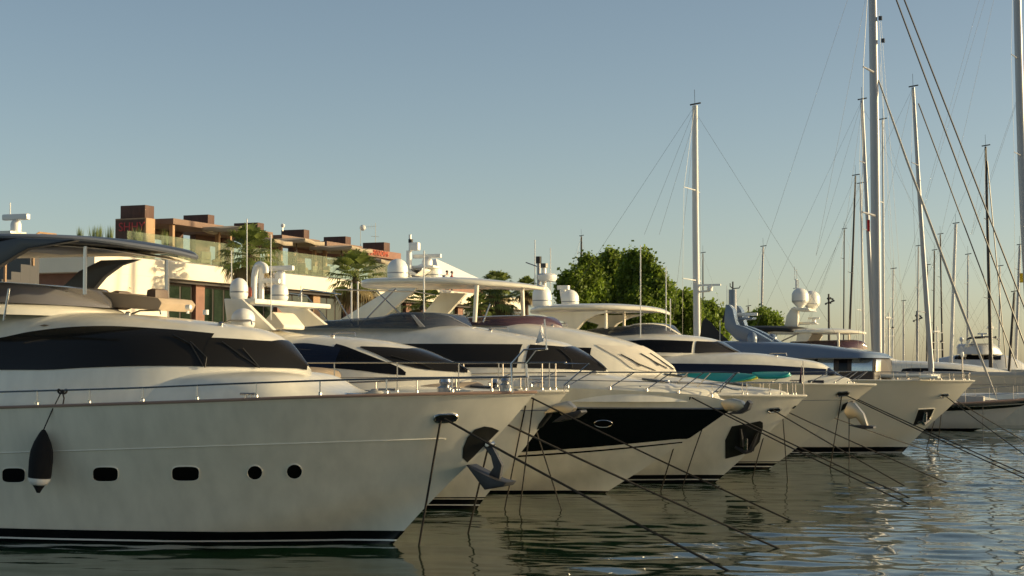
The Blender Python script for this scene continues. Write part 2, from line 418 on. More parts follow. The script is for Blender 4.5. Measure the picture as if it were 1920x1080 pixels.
# ================================================================== water, quay, land
def graded(a, b, d, far, n):
    inner = np.arange(a, b + d/2, d); g = (np.linspace(0, 1, n+1)[1:]**2.6)*far
    return np.concatenate([a - g[::-1], inner, b + g])
def make_water():
    xs, ys = graded(-24, 44, .115, 2500, 24), graded(18, 90, .115, 2500, 24)
    X, Y = np.meshgrid(xs, ys); rng = np.random.RandomState(3); H = np.zeros_like(X)
    for _ in range(48):
        lam = .45 * 7 ** rng.rand(); a = rng.normal(R(75), .55); k = 2*math.pi/lam
        H += 0.0026*lam**.66*np.sin(k*(X*math.cos(a) + Y*math.sin(a)) + rng.rand()*6.28 + .6*np.sin(.3*X + rng.rand()*6)) 
    calm = .36 + .64/(1 + np.exp(-(X - 4.0 - .10*(Y-30))/2.5))
    patchy = .75 + .25*np.sin(.35*X + .5*np.sin(.21*Y))*np.sin(.23*Y + .8)
    fade = np.clip((60 - np.abs(X-10))/20, 0, 1)*np.clip((112-Y)/14, 0, 1)*np.clip((Y-15)/3, 0, 1)
    H *= calm*patchy*fade
    n = X.shape[1]; v = np.stack([X.ravel(), Y.ravel(), H.ravel()], 1)
    i = np.arange(X.shape[0]-1)[:, None]*n + np.arange(n-1)[None, :]; i = i.ravel()
    f = np.stack([i, i+1, i+n+1, i+n], 1)
    me = bpy.data.meshes.new('water'); me.vertices.add(len(v)); me.vertices.foreach_set('co', v.ravel())
    me.loops.add(f.size); me.loops.foreach_set('vertex_index', f.ravel().astype(np.int32))
    me.polygons.add(len(f)); me.polygons.foreach_set('loop_start', np.arange(0, f.size, 4, dtype=np.int32))
    me.polygons.foreach_set('use_smooth', np.ones(len(f), bool)); me.update(); me.validate()
    m = bpy.data.materials.new('harbour_water'); m.use_nodes = True; N, L = m.node_tree.nodes, m.node_tree.links
    b = N['Principled BSDF']; b.inputs['Base Color'].default_value = (.006, .022, .010, 1); b.inputs['Roughness'].default_value = .05
    b.inputs['IOR'].default_value = 1.33
    tc = N.new('ShaderNodeTexCoord'); mp = N.new('ShaderNodeMapping'); mp.inputs['Scale'].default_value = (.55, 1.5, 1); mp.inputs['Rotation'].default_value = (0, 0, R(-8))
    L.new(tc.outputs['Object'], mp.inputs[0])
    t = N.new('ShaderNodeTexNoise'); t.inputs['Scale'].default_value = 2.4; t.inputs['Detail'].default_value = 3.0; L.new(mp.outputs[0], t.inputs[0])
    bp = N.new('ShaderNodeBump'); bp.inputs['Strength'].default_value = .03; bp.inputs['Distance'].default_value = .12
    L.new(t.outputs[0], bp.inputs['Height']); L.new(bp.outputs[0], b.inputs['Normal'])
    me.materials.append(m); o = bpy.data.objects.new('water', me); COL.objects.link(o); return tag(o, kind='structure')
make_water()
# ---- building frame: local x runs along the facade away from the camera, local y goes in behind it
QX = Vector((math.sin(TH), math.cos(TH), 0))
_d = ray(300, 695); _t = -51.0/(_d.x*AX.x + _d.y*AX.y)
BO = CAMV + _d*_t
BF = Frame((BO.x, BO.y), math.pi/2 - TH)
def bp_(px, py, d=0.): return BF.at_y(px, py, d)
def bx_(px, d=0.): return BF.at_y(px, 600, d)[0]
HT, HBm = bp_(400, 499)[1], bp_(400, 529)[1]
def bempty(name, label, cat, group=None): return empty(name, (BO.x, BO.y, 0), BF.rz, label, cat, group)
def to_world(o): o.location = (BO.x, BO.y, 0); o.rotation_euler = (0, 0, BF.rz); return o
q = to_world(MB().box((-60, -14, -2), (75, 60, 1.15)).build('quay', 'concrete')); tag(q, kind='structure')
q = to_world(MB().box((-60, -6, 1.154), (75, 40, 3.2)).build('promenade', 'paving')); tag(q, kind='structure')
# far shore: a low scrubby hill line across the bay
rows = []
for k in range(160):
    x = -700 + k*14.; h = 3.0 + 2.0*math.sin(k*.13) + 1.2*math.sin(k*.41+1) + 1.5*max(0, math.sin(k*.05+.6))
    rows.append([(x, 900, -1), (x, 910, h*.6), (x, 960, h), (x, 1100, h*.9), (x, 1150, -1)])
tag(MB().grid(rows).build('hills', 'hill', sharp=180), kind='structure')
# ================================================================== clubhouse
club = bempty('clubhouse', 'long cream harbour clubhouse with a dark pergola roof terrace behind the yachts', 'building')
xa, xs_, xe = bx_(120), bx_(317), bx_(985)
MB().box((bx_(196), 1.2, 3.0), (xe, 14, HBm)).build('wall', 'terra', club)
MB().box((bx_(182), .003, 3.0), (xs_, 1.19, HBm - .003)).build('solid_wall', 'cream', club)
MB().box((bx_(176), 0, HBm), (xe, 14.0, HT)).build('fascia', 'cream', club)
MB().box((xs_, .35, HBm-.18), (xe, .75, HBm-.004)).build('window_head', 'bframe', club)
x = xs_ + .15; k = 0
while x < xe - 2:
    p = club
    fr_ = MB().box((x, .93, 3.2), (x+3.5, 1.19, HBm-.19)).build('window', 'bframe', p)
    for j in range(3):
        MB().box((x+.09+j*1.15, .90, 3.35), (x+1.05+j*1.15, .925, HBm-.3)).build('pane', 'shop', fr_)
    MB().box((x+3.55, .7, 3.2), (x+4.45, 1.19, HBm-.19)).build('pier', 'wood' if k % 2 else 'terra', p)
    x += 4.5; k += 1
def text(s, name, m, parent, loc, rot, size, ext=.02):
    c = bpy.data.curves.new(name, 'FONT'); c.body = s; c.size = size; c.extrude = ext; c.materials.append(M[m])
    o = bpy.data.objects.new(name, c); COL.objects.link(o); dg = bpy.context.evaluated_depsgraph_get()
    me = bpy.data.meshes.new_from_object(o.evaluated_get(dg)); bpy.data.objects.remove(o); o = bpy.data.objects.new(name, me); COL.objects.link(o)
    o.parent = parent; o.location = loc; o.rotation_euler = rot; return o
FR = (math.pi/2, 0, 0)
for px in (764, 868):                            # vertical lettering on two shop panes
    tx, tz = bp_(px, 577 if px < 800 else 588, .89)
    text('0\nY\nX', 'lettering', 'white', club, (tx, .88, tz), FR, .52)
bal = MB().box((bx_(236), .02, HT), (xe, .06, HT+.06)).build('balustrade', 'chrome', club)
x = bx_(238)
while x < bx_(760):
    MB().box((x, .03, HT+.05), (x+1.46, .05, HT+1.36)).build('glass_panel', 'balglass', bal); x += 1.5
# terrace pavilions
def pavbox(px0, px1, py0, py1, d, depth, name, m, parent):
    (xa_, z1), (xb_, z0) = bp_(px0, py0, d), bp_(px1, py1, d); z0 = bp_(px0, py1, d)[1]
    return MB().box((xa_, d, z0), (xb_, d+depth, z1)).build(name, m, parent, bevel=.02)
tower = pavbox(274, 290, 408, 500, 2.2, 2.0, 'sign_tower', 'wood', club)
x0 = bp_(274, 408, 2.2)[0]; zt = bp_(274, 410, 2.2)[1]
MB().box((x0-.04, 2.25, HT), (x0-.003, 4.15, zt-.02)).build('tower_end_panel', 'corten', club)
text('SHHY', 'lettering', 'redsign', club, (x0-.05, 3.95, zt-.64), (math.pi/2, 0, -math.pi/2), .68)
pavbox(272, 289, 384, 409, 2.5, 1.6, 'roof_box', 'corten', club)
for (a, b, y0, y1) in ((390, 402, 402, 424), (483, 495, 417, 438), (570, 580, 430, 450), (648, 658, 443, 462), (720, 731, 454, 472)):
    pavbox(a, b, y0, y1, 3.2, 1.7, 'roof_box', 'corten', club)
CN = ((325, 420, 409, 420), (434, 512, 424, 436), (529, 600, 440, 448), (613, 680, 452, 461))
for (a, b, y0, y1) in CN:
    pavbox(a, b, y0, y1, 1.9, 3.6, 'canopy', 'canopy', club)
    xA, xB = bx_(a, 1.9), bx_(b, 1.9)
    z = bp_(a, y1, 1.9)[1]
    MB().box((xA+.3, 4.6, HT), (xA+1.9, 5.0, z-.01)).build('back_wall', 'corten', club)
    MB().box((xB-1.6, 4.6, HT), (xB-.2, 5.0, z-.01)).build('back_wall', 'corten', club)
    MB().box((xA+1.9, 4.7, HT+1.75), (xB-1.6, 4.9, z-.012)).build('back_wall', 'corten', club)
    for xx in (xA+.15, xB-.35):
        MB().box((xx, 2.1, HT), (xx+.22, 2.32, z-.011)).build('post', 'wood', club)
pavbox(691, 752, 466, 480, 1.6, 3.6, 'sign_canopy', 'terra', club)
sx, sz = bp_(693, 479, 1.6)
text('SHIWADIMS', 'lettering', 'orange', club, (sx+.05, 1.57, sz-.0+.07), FR, .52)
pavbox(686, 740, 484, 493, 1.9, 3.0, 'canopy', 'canopy', club)
xA = bx_(700, 4.6); MB().box((xA, 4.6, HT), (bx_(745, 4.6), 5.0, bp_(690, 486, 4)[1])).build('back_wall', 'corten', club)
# stair at the left end seen below the big hardtop
sx0 = bx_(60, -3.0)
st = MB()
for k in range(14): st.box((sx0-8.5+k*.32*2, -3.0, 3.204), (sx0-8.5+(k+1)*.64-.004, -1.0, 3.4+k*.36))
stair = to_world(st.build('staircase', 'dkgrey')); tag(stair, 'dark outdoor staircase climbing beside the clubhouse end', 'staircase')
MB().tube([(sx0-8.4, -3.02, 4.4), (sx0+.4, -3.02, 9.2), (sx0+1.6, -3.02, 9.2)], .05).build('handrail', 'wood', stair)
for k in range(5): MB().tube([(sx0-7.6+k*1.9, -3.02, 3.7+k*1.0), (sx0-7.6+k*1.9, -3.02, 4.85+k*1.03)], .07).build('baluster', 'wood', stair)
# parasols on the terrace
def parasol(px, py, wpx, d, label):
    x, z = bp_(px, py, d); p = BF.world((x, d, HT)); root = empty('parasol', p, BF.rz + .1, label, 'parasol', 'parasols on the roof terrace')
    h = z - HT; s = wpx/2/17.
    MB().tube([(0, 0, .02), (0, 0, h+.18)], .035).build('pole', 'bframe', root)
    MB().lathe([(.3, 0), (.3, .06), (.05, .08)], (0, 0, .02)).build('base', 'dkgrey', root)
    v = [(0, 0, h+.20)]; ring = []
    for k in range(16):
        a = k/16*2*math.pi; c, q = math.cos(a), math.sin(a); sc = s/max(abs(c), abs(q))
        sag = .07*math.sin(2*a)**2
        ring.append((c*sc, q*sc*.8, h - .02 - .05*math.sin(4*a+1)))
    v += ring + [(x_*1.01, y_*1.01, z_-.22) for x_, y_, z_ in ring]
    f = [(0, 1+k, 1+(k+1) % 16) for k in range(16)] + [(1+k, 17+k, 17+(k+1) % 16, 1+(k+1) % 16) for k in range(16)]
    MB().add(v, f).build('cloth', 'parasol', root, thick=.01)
parasol(436, 430, 50, .9, 'cream parasol standing below the second roof box, between tower and big palm')
parasol(500, 452, 46, .9, 'cream parasol nearest the right side of the tall terrace palm')
parasol(556, 452, 52, .9, 'cream parasol under the third canopy, above the standing dark-shirted person')
parasol(640, 466, 62, .9, 'wide cream parasol under the fourth canopy left of the second palm')
parasol(704, 489, 34, 1.3, 'small cream parasol under the orange lettered canopy')
# rooftop aerial and lamp
a = empty('television_aerial', BF.world((bx_(700, 5), 5, HT)), 0, 'thin television aerial with dish on the clubhouse roof', 'aerial')
def wv(px, py, d, o): return Vector(BF.world((bp_(px, py, d)[0], d, bp_(px, py, d)[1]))) - o.location
MB().tube([wv(676, 480, 5, a), wv(676, 424, 5, a)], .018).build('pole', 'wire', a)
MB().tube([wv(704, 480, 5, a), wv(704, 418, 5, a)], .018).build('pole', 'wire', a)
mb = MB().tube([wv(683, 426, 5, a), wv(706, 424, 5, a)], .01)
for k in range(6): mb.tube([wv(684+k*4, 421, 5, a), wv(684+k*4, 430, 5, a)], .007)
mb.build('antenna_bars', 'wire', a)
mb = MB().tube([wv(696, 443, 5, a), wv(710, 444, 5, a)], .015); mb.build('crossbar', 'wire', a)
c = wv(680, 427, 4.9, a); MB().lathe([(.02, -.06), (.2, 0), (.22, .03)], c, axis='y').build('dish', 'dome', a)
c = BF.world((bx_(529, 3.2), 3.2, bp_(529, 430, 3.2)[1])); o = empty('roof_floodlight', c, 0, 'small white floodlight fixed above the third roof box', 'floodlight')
MB().tube([(0, 0, -.1), (0, 0, .18)], .03).build('bracket', 'chrome', o); MB().lathe([(.08, -.12), (.13, 0), (.13, .14)], (0, 0, .25), axis='y').build('lamp_head', 'dome', o)
# armchairs and tables behind the glass
for i, px in enumerate((330, 352, 381, 407, 520, 538, 566, 583, 606, 700)):
    d = (1.0, 1.7)[i % 2]; o = empty('terrace_armchair', BF.world((bx_(px, d), d, HT)), BF.rz + (i*1.3) % 6, 'cream armchair on the roof terrace behind the glass balustrade', 'armchair', 'terrace armchairs')
    MB().box((-.3, -.3, .22), (.3, .3, .42)).build('seat', 'parasol', o, bevel=.04); MB().box((-.3, .2, .42), (.3, .32, .86)).build('backrest', 'parasol', o, bevel=.04)
    for sx in (-.26, .26):
        MB().box((sx-.04, -.3, .42), (sx+.04, .19, .6)).build('armrest', 'wood', o, bevel=.02)
        for sy in (-.26, .26): MB().box((sx-.03, sy-.03, 0), (sx+.03, sy+.03, .22)).build('leg', 'wood', o)
# white marquee
px0, z0 = bp_(826, 515, 6.); px1 = bx_(914, 6.); zt = bp_(850, 489, 8.)[1]
tent = bempty('marquee', 'white pyramid roofed marquee on the terrace end behind the satellite domes', 'marquee')
cx_ = (px0+px1)/2 - 1.; MB().add([(px0-.2, 6, z0), (px1, 6, z0-.15), (px1, 10.5, z0-.15), (px0-.2, 10.5, z0), (cx_, 8.2, zt)], [(0, 1, 4), (1, 2, 4), (2, 3, 4), (3, 0, 4)]).build('roof', 'tent', tent)
MB().box((px0-.1, 6.06, z0-.45), (px1-.05, 10.4, z0-.16)).build('valance', 'tent', tent)
MB().box((px0, 6.2, HT), (px1-.2, 10.2, z0-.46)).build('side_wall', 'terra', tent)
for (px, py, d, r) in ((150, 441, 3.0, .25), (176, 438, 3.0, .5), (186, 436, 3.0, .3), (205, 437, 2.6, .35), (310, 444, 1.2, .35), (258, 440, .7, .5)):
    x, z = bp_(px, py+6, d); loc = BF.world((x, d, HT)); o = empty('potted_grass', loc, 0, None, 'plant', 'potted plants along the roof terrace')
    MB().lathe([(.18, 0), (.26, .5), (.22, .5)], (0, 0, 0)).build('pot', 'dkgrey', o)
    mb = MB()
    for k in range(60):
        a = random.random()*6.28; t = random.random()*.5; L = z - HT - .1 + random.random()*.35
        b = Vector((math.cos(a)*.1, math.sin(a)*.1, .45)); e = b + Vector((math.cos(a)*t*r*1.3, math.sin(a)*t*r*1.3, L)); s_ = Vector((-math.sin(a), math.cos(a), 0))*.03
        mb.add([b-s_, b+s_, e], [(0, 1, 2)])
    mb.build('leaves', 'palm', o)
PL = ['upright spiky plant at the far left of the terrace over the silver hardtop', 'pale grassy plant second from the left above the silver hardtop',
      'low grass tuft close beside the pale grassy terrace plant', 'dark low plant immediately left of the sign tower', 'bushy green plant in the gap right of the sign tower',
      'spiky plant in front of the dark red lettering']
for o, t in zip([o for o in S.objects if o.name.startswith('potted_grass')], PL): o['label'] = t
# ================================================================== palms and trees
def palm(px, py, width_px, Y, label, base=3.2, seed=1, n=42):
    rnd = random.Random(seed); c = at_depth(px, py, Y); root = empty('palm_tree', (c.x, c.y, base), rnd.random()*6, label, 'palm tree', 'fan palms on the promenade')
    Rr = width_px/2*Y/F; h = c.z - base
    pts = [(0.02*math.sin(k), .03*math.cos(k*1.7), h*k/8) for k in range(9)]
    MB().tube(pts, [.20 - .05*k/8 for k in range(9)], 10).build('trunk', 'bark', root)
    for nm, mt, cnt, e0, e1 in (('crown', 'palm', n, -.55, 1.4), ('dry_skirt', 'palmdry', 12, -1.25, -.6)):
        mb = MB()
        for i in range(cnt):
            az = i*2.399 + rnd.random()*.5; el = e0 + (e1-e0)*((i+.5)/cnt)**.9 + rnd.uniform(-.1, .1)
            Lp = Rr*rnd.uniform(.42, .6); d = Vector((math.cos(az)*math.cos(el), math.sin(az)*math.cos(el), math.sin(el)))
            b = Vector((0, 0, h)); mid = b + d*Lp - Vector((0, 0, .06*Lp*math.cos(el)))
            mb.tube([b, (b+mid)/2 + Vector((0, 0, .03)), mid], .018, 3)
            side = d.cross(Vector((0, 0, 1))).normalized(); upv = side.cross(d).normalized(); fl = Rr*rnd.uniform(.55, .68)
            for j in range(11):
                a = (j-5)/5*.95; dd = (d*math.cos(a) + side*math.sin(a)).normalized(); L = fl*(1-.25*abs(a)/1.25)*rnd.uniform(.9, 1.05)
                w_ = .055; n_ = dd.cross(upv).normalized()*w_
                m1 = mid + dd*L*.6 + upv*.02; droop = Vector((0, 0, -1))*L*(.30 if el > 0 else .38)*rnd.uniform(.6, 1.2)
                mb.add([mid, m1-n_, m1+n_, mid+dd*L*.92+droop], [(0, 1, 3, 2)])
        mb.build(nm, mt, root)
palm(468, 478, 128, 91, 'tall fan palm standing behind the two domes and white pipe bracket', seed=3, n=48)
palm(666, 520, 122, 101, 'fan palm in front of the cream fascia below the orange lettering', seed=5, n=48)
palm(196, 530, 110, 88, 'fan palm half hidden behind the silver hardtop leg', seed=8)
palm(795, 566, 86, 108, 'fan palm under the white hardtop, between its two slanted arch legs', seed=9)
palm(933, 562, 96, 112, 'fan palm seen between the two posts of the white hardtop', seed=11)
palm(932, 538, 74, 124, 'fan palm poking above the white hardtop right of the marquee', seed=12, base=6)
palm(987, 543, 58, 126, 'yellowish fan palm peeking over the front edge of the white hardtop', seed=14, base=6)
palm(897, 580, 70, 110, 'low fan palm immediately left of the first hardtop post', seed=15)
def tree(px, Y, pyb, lumps, label, n, seed, leaf=.14):
    rnd = random.Random(seed); b = at_depth(px, 640, Y); root = empty('tree', (b.x, b.y, 1.16), 0, label, 'tree', 'leafy trees behind the quay')
    O_ = Vector((b.x, b.y, 1.16)); mb = MB(); tops = []
    for (lx, ly, rx, ry) in lumps:
        c = at_depth(lx, ly, Y + rnd.uniform(-1.2, 1.2)) - O_; sx, sz = rx*Y/F, ry*Y/F; tops.append((c, sx, sz))
        cl = []
        for _ in range(max(14, int(n*rx*ry/1500/34))):
            th = rnd.random()*6.28; zz = rnd.uniform(-1, 1); rr = rnd.uniform(.3, 1.08)**.6; q = math.sqrt(1-zz*zz)
            taper = 1 - .35*max(zz, 0)
            cl.append((c + Vector((sx*q*math.cos(th)*rr*taper, sx*q*math.sin(th)*rr*taper*.9, sz*zz*rr)), rnd.uniform(.3, .6)))
        for p, cr in cl:
            for _ in range(48):
                d = Vector((rnd.gauss(0, .5), rnd.gauss(0, .5), rnd.gauss(0, .55)))*cr; a = Vector((rnd.gauss(0, 1), rnd.gauss(0, 1), rnd.gauss(0, 1))).normalized()
                e = a.orthogonal().normalized()*leaf*rnd.choice((.45, .6, .8, 1.0, 1.2)); f2 = a.cross(e)*.7; s_ = p + d
                mb.add([s_-e, s_-f2, s_+e, s_+f2], [(0, 1, 2, 3)])
    mb.build('crown', 'leaf', root)
    t = MB(); t.tube([(0, 0, 0), (.1, 0, 1.5), (0, .1, 4)], [.3, .24, .16], 8)
    for c, sx, sz in tops: t.tube(arc([(0, .05, 2.4), (c.x*.5, c.y*.5, c.z*.62), (c.x, c.y, c.z + sz*.4)], 4), [.13-.012*k for k in range(9)], 5)
    t.build('trunk', 'bark', root)
tree(1082, 112, 620, [(1062, 545, 12, 26), (1080, 552, 18, 42), (1102, 530, 22, 46), (1092, 585, 32, 34), (1112, 560, 24, 44)], 'broad green tree at the left end of the leafy clump', 12000, 21)
tree(1142, 116, 620, [(1125, 535, 22, 48), (1146, 524, 20, 50), (1166, 530, 18, 46), (1128, 580, 40, 40), (1168, 575, 34, 46)], 'tall green tree with twin tops filling the middle of the clump', 15000, 22)
tree(1214, 113, 620, [(1186, 532, 20, 56), (1210, 524, 15, 50), (1228, 540, 14, 40), (1240, 565, 20, 40), (1205, 585, 40, 36)], 'tall pointed green tree behind the thin white whip aerials', 15000, 23)
tree(1252, 118, 630, [(1248, 585, 22, 50), (1258, 600, 22, 40)], 'slim green tree on the right shoulder of the clump', 9000, 24)
tree(1296, 116, 630, [(1284, 585, 16, 38), (1294, 598, 22, 42)], 'narrow dark green tree just left of the silver mast', 9000, 25)
tree(1340, 120, 630, [(1328, 597, 22, 26), (1348, 606, 20, 20), (1336, 622, 30, 22)], 'low bushy tree right of the silver mast', 9000, 26)
tree(1430, 150, 630, [(1412, 606, 18, 16), (1432, 598, 18, 16), (1448, 606, 20, 14)], 'low round tree between the blue-grey arch and the twin domes', 9000, 27)
# ================================================================== yachts
class Boat:
    def __init__(s, px, py, name, label, cat='yacht', group='motor yachts moored in a row'):
        o = on_water(px, py); s.fr = Frame((o.x, o.y), -TH); s.Z = o.y
        s.root = empty(name, (o.x, o.y, 0), -TH, label, cat, group)
    def p(s, px, py, y=0.):
        u, h = s.fr.at_y(px, py, y); return Vector((u, y, h))
    def tube(s, name, pts, y, r, m='chrome', seg=6, both=False, parent=None, smooth=False):
        P = [s.p(a[0], a[1], a[2] if len(a) > 2 else y) for a in pts]
        o = MB().tube(arc(P, 8) if smooth else P, r, seg).build(name, m, parent or s.root)
        if both: mirror(o)
        return o
    def plate(s, name, poly, y0, y1, m='gel', both=False, bevel=.03, yref=None, parent=None):
        yr = (y0+y1)/2 if yref is None else yref
        P = [tuple(s.p(x, y, yr).xz) for x, y in poly]
        o = MB().plate(P, y0, y1).build(name, m, parent or s.root, bevel=bevel)
        if both: mirror(o)
        return o
    def dome(s, px, pyb, wpx, hpx, y=0., name='satellite_dome', m='dome', foot=.12):
        c = s.p(px, pyb, y); k = s.fr.world(c).y/F; r, H = wpx/2*k, hpx*k
        pr = [(r*.78, 0), (r*.95, H*foot), (r, H*foot*1.6)] + [(r*1.0, H*.5)]
        for i in range(1, 9):
            a = i/8*math.pi/2; pr.append((max(r*math.cos(a), .004), H*.5 + H*.5*math.sin(a)))
        o = MB().lathe(pr, c, 24).build(name, m, s.root)
        MB().lathe([(r*1.012, 0), (r*1.012, .03)], c + Vector((0, 0, H*.3)), 24).build('joint_ring', 'grey', o)
        return o
    def radar(s, px, py, wpx, y=0., ped=(10, 16)):
        """open array: bar centred at px,py with a pedestal below"""
        c = s.p(px, py, y); k = s.fr.world(c).y/F; w_ = wpx/2*k; r, H = ped[0]*k, ped[1]*k
        o = MB().lathe([(r, 0), (r, H*.7), (r*.75, H*.95), (r*.3, H)], c - Vector((0, 0, H+.05)), 16).build('radar', 'dome', s.root)
        MB().box((c.x-w_, c.y-.06, c.z-.05), (c.x+w_, c.y+.06, c.z+.07)).build('scanner_bar', 'dome', o, bevel=.03); return o
    def whip(s, px, py0, py1, y=0., r=.012, dx=0):
        return s.tube('whip_aerial', [(px, py0), (px+dx, py1)], y, r, 'white', 5)
    def rail(s, hull, pts, stan, r=.016, inset=.09, mids=(), rake=0., pm=True, name='handrail'):
        P = [Vector(hull.edge(x, y, inset)) for x, y in pts]
        fz = pchip([q.x for q in P], [q.z for q in P])
        u0, u1 = min(q.x for q in P), max(q.x for q in P)
        def at(u): return Vector((u, -max(float(hull._half(min(u, hull.ut), 1.)) - inset, .06), float(fz(u))))
        us = u0 + (u1-u0)*np.linspace(0, 1, 40)
        o = MB().tube([at(u) for u in us], r).build(name, 'chrome', s.root)
        for x in stan:
            yy = np.interp(x, [a[0] for a in pts], [a[1] for a in pts]); t = at(float(np.clip(hull.edge(x, yy, inset)[0], u0, u1)))
            ub = min(t.x - rake, hull.ut - .12)
            b = Vector((ub, -max(float(hull._half(ub, 1.)) - inset, .05), float(hull.hs(ub)) - .03))
            st = MB().tube([b, b + Vector((0, 0, .08)), t], r*.85).lathe([(.035, 0), (.03, .10), (r, .11)], b, 8).build('stanchion', 'chrome', o)
        for f in mids:
            MB().tube([Vector((u, at(u).y, float(hull.hs(min(u, hull.ut)))*(1-f) + float(fz(u))*f)) for u in us], r*.6).build('mid_rail', 'chrome', o)
        if pm: mirror(o)
        return o
    def wiper(s, surf, pts, parent=None):
        P = []
        for x, y in pts:
            u, h = surf.pick(x, y); p_, n = surf.pt(u, h, .04); P.append(p_)
        return MB().tube(P, .013, 5).build('wiper', 'rubber', parent or s.root)
def porthole(boat, hull, cx, cy, rx, ry, oct_=False):
    ring, gl = [], []
    for k in range(28):
        a = k/28*2*math.pi; e = .55 if oct_ else 1.
        dx, dy = math.copysign(abs(math.cos(a))**e, math.cos(a)), math.copysign(abs(math.sin(a))**e, math.sin(a))
        u, h = hull.pick(cx + dx*rx, cy + dy*ry); ring.append(hull.pt(u, h, .004)[0]); gl.append(hull.pt(u, h, .008)[0])
    c = hull.pt(*hull.pick(cx, cy), .008)[0]
    o = MB().add(gl + [c], [(k, (k+1) % 28, 28) for k in range(28)]).build('porthole', 'glass', boat.root)
    MB().tube(ring + ring[:2], .011, 6, False).build('frame', 'gel', o); mirror(o)
    return o
def decal(surf, contour, parent, name, m, off=.01, rings=(.0, .35, .7, 1.), rim=None, sub=4, both=True):
    C = []
    for i in range(len(contour)):
        a, b = contour[i], contour[(i+1) % len(contour)]
        for k in range(sub): C.append((a[0]+(b[0]-a[0])*k/sub, a[1]+(b[1]-a[1])*k/sub))
    cx, cy = sum(p[0] for p in C)/len(C), sum(p[1] for p in C)/len(C); rows = []
    for t in rings:
        rows.append([surf.pt(*surf.pick(cx+(x-cx)*t, cy+(y-cy)*t), off)[0] for x, y in C])
    o = MB().grid(rows, True).build(name, m, parent, merge=True)
    if rim: MB().tube(rows[-1] + rows[-1][:2], .022, 6, False).build('rim', rim, o)
    if both: mirror(o)
    return o
def on_hull_line(boat, hull, pts, r, name, m):
    P = []
    for i in range(len(pts)-1):
        for k in range(10):
            t = k/9; x, y = pts[i][0]*(1-t)+pts[i+1][0]*t, pts[i][1]*(1-t)+pts[i+1][1]*t; P.append(hull.pt(*hull.pick(x, y), .004)[0])
    o = MB().tube(P, r, 5).build(name, m, boat.root); mirror(o); return o
# ------------------------------------------------------------------ yacht nearest the camera
b = A = Boat(735, 1020, 'motor_yacht', 'nearest white motor yacht with a silver-edged hardtop and octagonal portholes along its hull')
hA = Hull(b.fr, [(1005, 735), (945, 805), (809, 939), (735, 1020)], [(1005, 735), (960, 736), (800, 739), (600, 744), (320, 754), (0, 764), (-150, 768)], 2.75, 20, Le=9., p=(2.1, 3.0), flare=1.5, chine=(1.15, -4.4, 1.0, .65))
hA.mesh(b.root); hA.deckmesh(b.root)
hA.rim(b.root, 'rub_rail', 'teak', .028)
hA.band(b.root, 'boot_stripe', 'boot', -.45, .24, .02); hA.band(b.root, 'waterline_stripe', 'white', .055, .085, .028)
on_hull_line(b, hA, [(-60, 851), (200, 843), (500, 833), (835, 822)], .012, 'hull_crease', 'gel')
for cx, cy, rx, ry, oc in ((26, 891, 22, 14, 1), (198, 889, 24, 14, 1), (348, 888, 26, 14, 1), (478, 886, 14.5, 13.5, 0), (552, 884, 15, 14, 0)):
    porthole(b, hA, cx, cy, rx, ry, oc)
f = decal(hA, [(814, 785), (816, 780), (824, 777), (848, 776), (855, 778), (857, 782), (854, 787), (846, 790), (824, 791), (817, 790)], b.root, 'fairlead', 'rubber', .012, rim='chrome')
decal(hA, [(867, 858), (868, 840), (876, 820), (890, 805), (908, 799), (922, 801), (936, 807), (921, 822), (905, 838), (888, 856), (876, 867)], b.root, 'anchor_pocket', 'pocket', .008, sub=3)
an = b.plate('anchor', [(908, 836), (923, 833), (943, 872), (938, 900), (920, 911), (913, 897), (927, 876), (922, 855)], -.05, .05, 'steel', bevel=.012)
b.plate('fluke', [(883, 870), (921, 890), (941, 899), (960, 903), (953, 911), (918, 917)], -.24, .24, 'steel', bevel=.02, parent=an)
MB().lathe([(.035, -.14), (.05, -.12), (.05, .12), (.035, .14)], b.p(919, 833, 0), axis='y').build('roller', 'chrome', an)
b.rail(hA, [(-120, 739), (0, 735), (240, 728), (480, 718), (700, 711), (951, 707), (986, 706)], [70, 168, 268, 370, 481, 600, 725, 848, 955], r=.017)
# pulpit hoop with flagstaff
pl = MB().tube([b.p(961, 736, -.34), b.p(959, 682, -.34), b.p(982, 656, -.3), b.p(1022, 654, -.05)], .02)
pl.tube([b.p(990, 736, .34), b.p(987, 682, .34), b.p(1006, 657, .3), b.p(1026, 654, .05)], .02).build('pulpit', 'chrome', b.root)
b.tube('flagstaff', [(1025, 656), (1021, 598)], 0, .014)
mb = MB(); rows = []
for i in range(7):
    t = i/6; rows.append([b.p(1019 - 16*t**.9*(.3+.7*j/5) , 606 + 34*(j/5) + 6*t, .06*math.sin(5*t + j)) for j in range(6)])
MB().grid(rows).build('bow_pennant', 'flagw', b.root)
mb = MB().lathe([(.10, 0), (.11, .12), (.06, .16), (.09, .2), (.07, .24)], b.p(948, 735, 0), 12); mb.box(tuple(b.p(940, 737, -.1)), tuple(b.p(980, 734, .1) + Vector((0, 0, .05)))); mb.build('windlass', 'chrome', b.root)
dA = Loft(b.fr, [(-260, 570), (0, 580), (232, 588), (350, 599), (479, 617), (530, 639), (554, 661), (576, 685), (584, 694)], 2.25, 2.32, 4.2, p=2.4, n=3.6, tum=.22)
dA.mesh(b.root)
g1 = patch(dA, [(-200, 655), (0, 634), (60, 622), (150, 613), (190, 612), (300, 617), (393, 625), (402, 626)], [(-200, 694), (0, 694), (80, 694), (160, 690), (300, 686.5), (400, 687.5), (440, 688)], b.root, 'side_window', 'glassw')
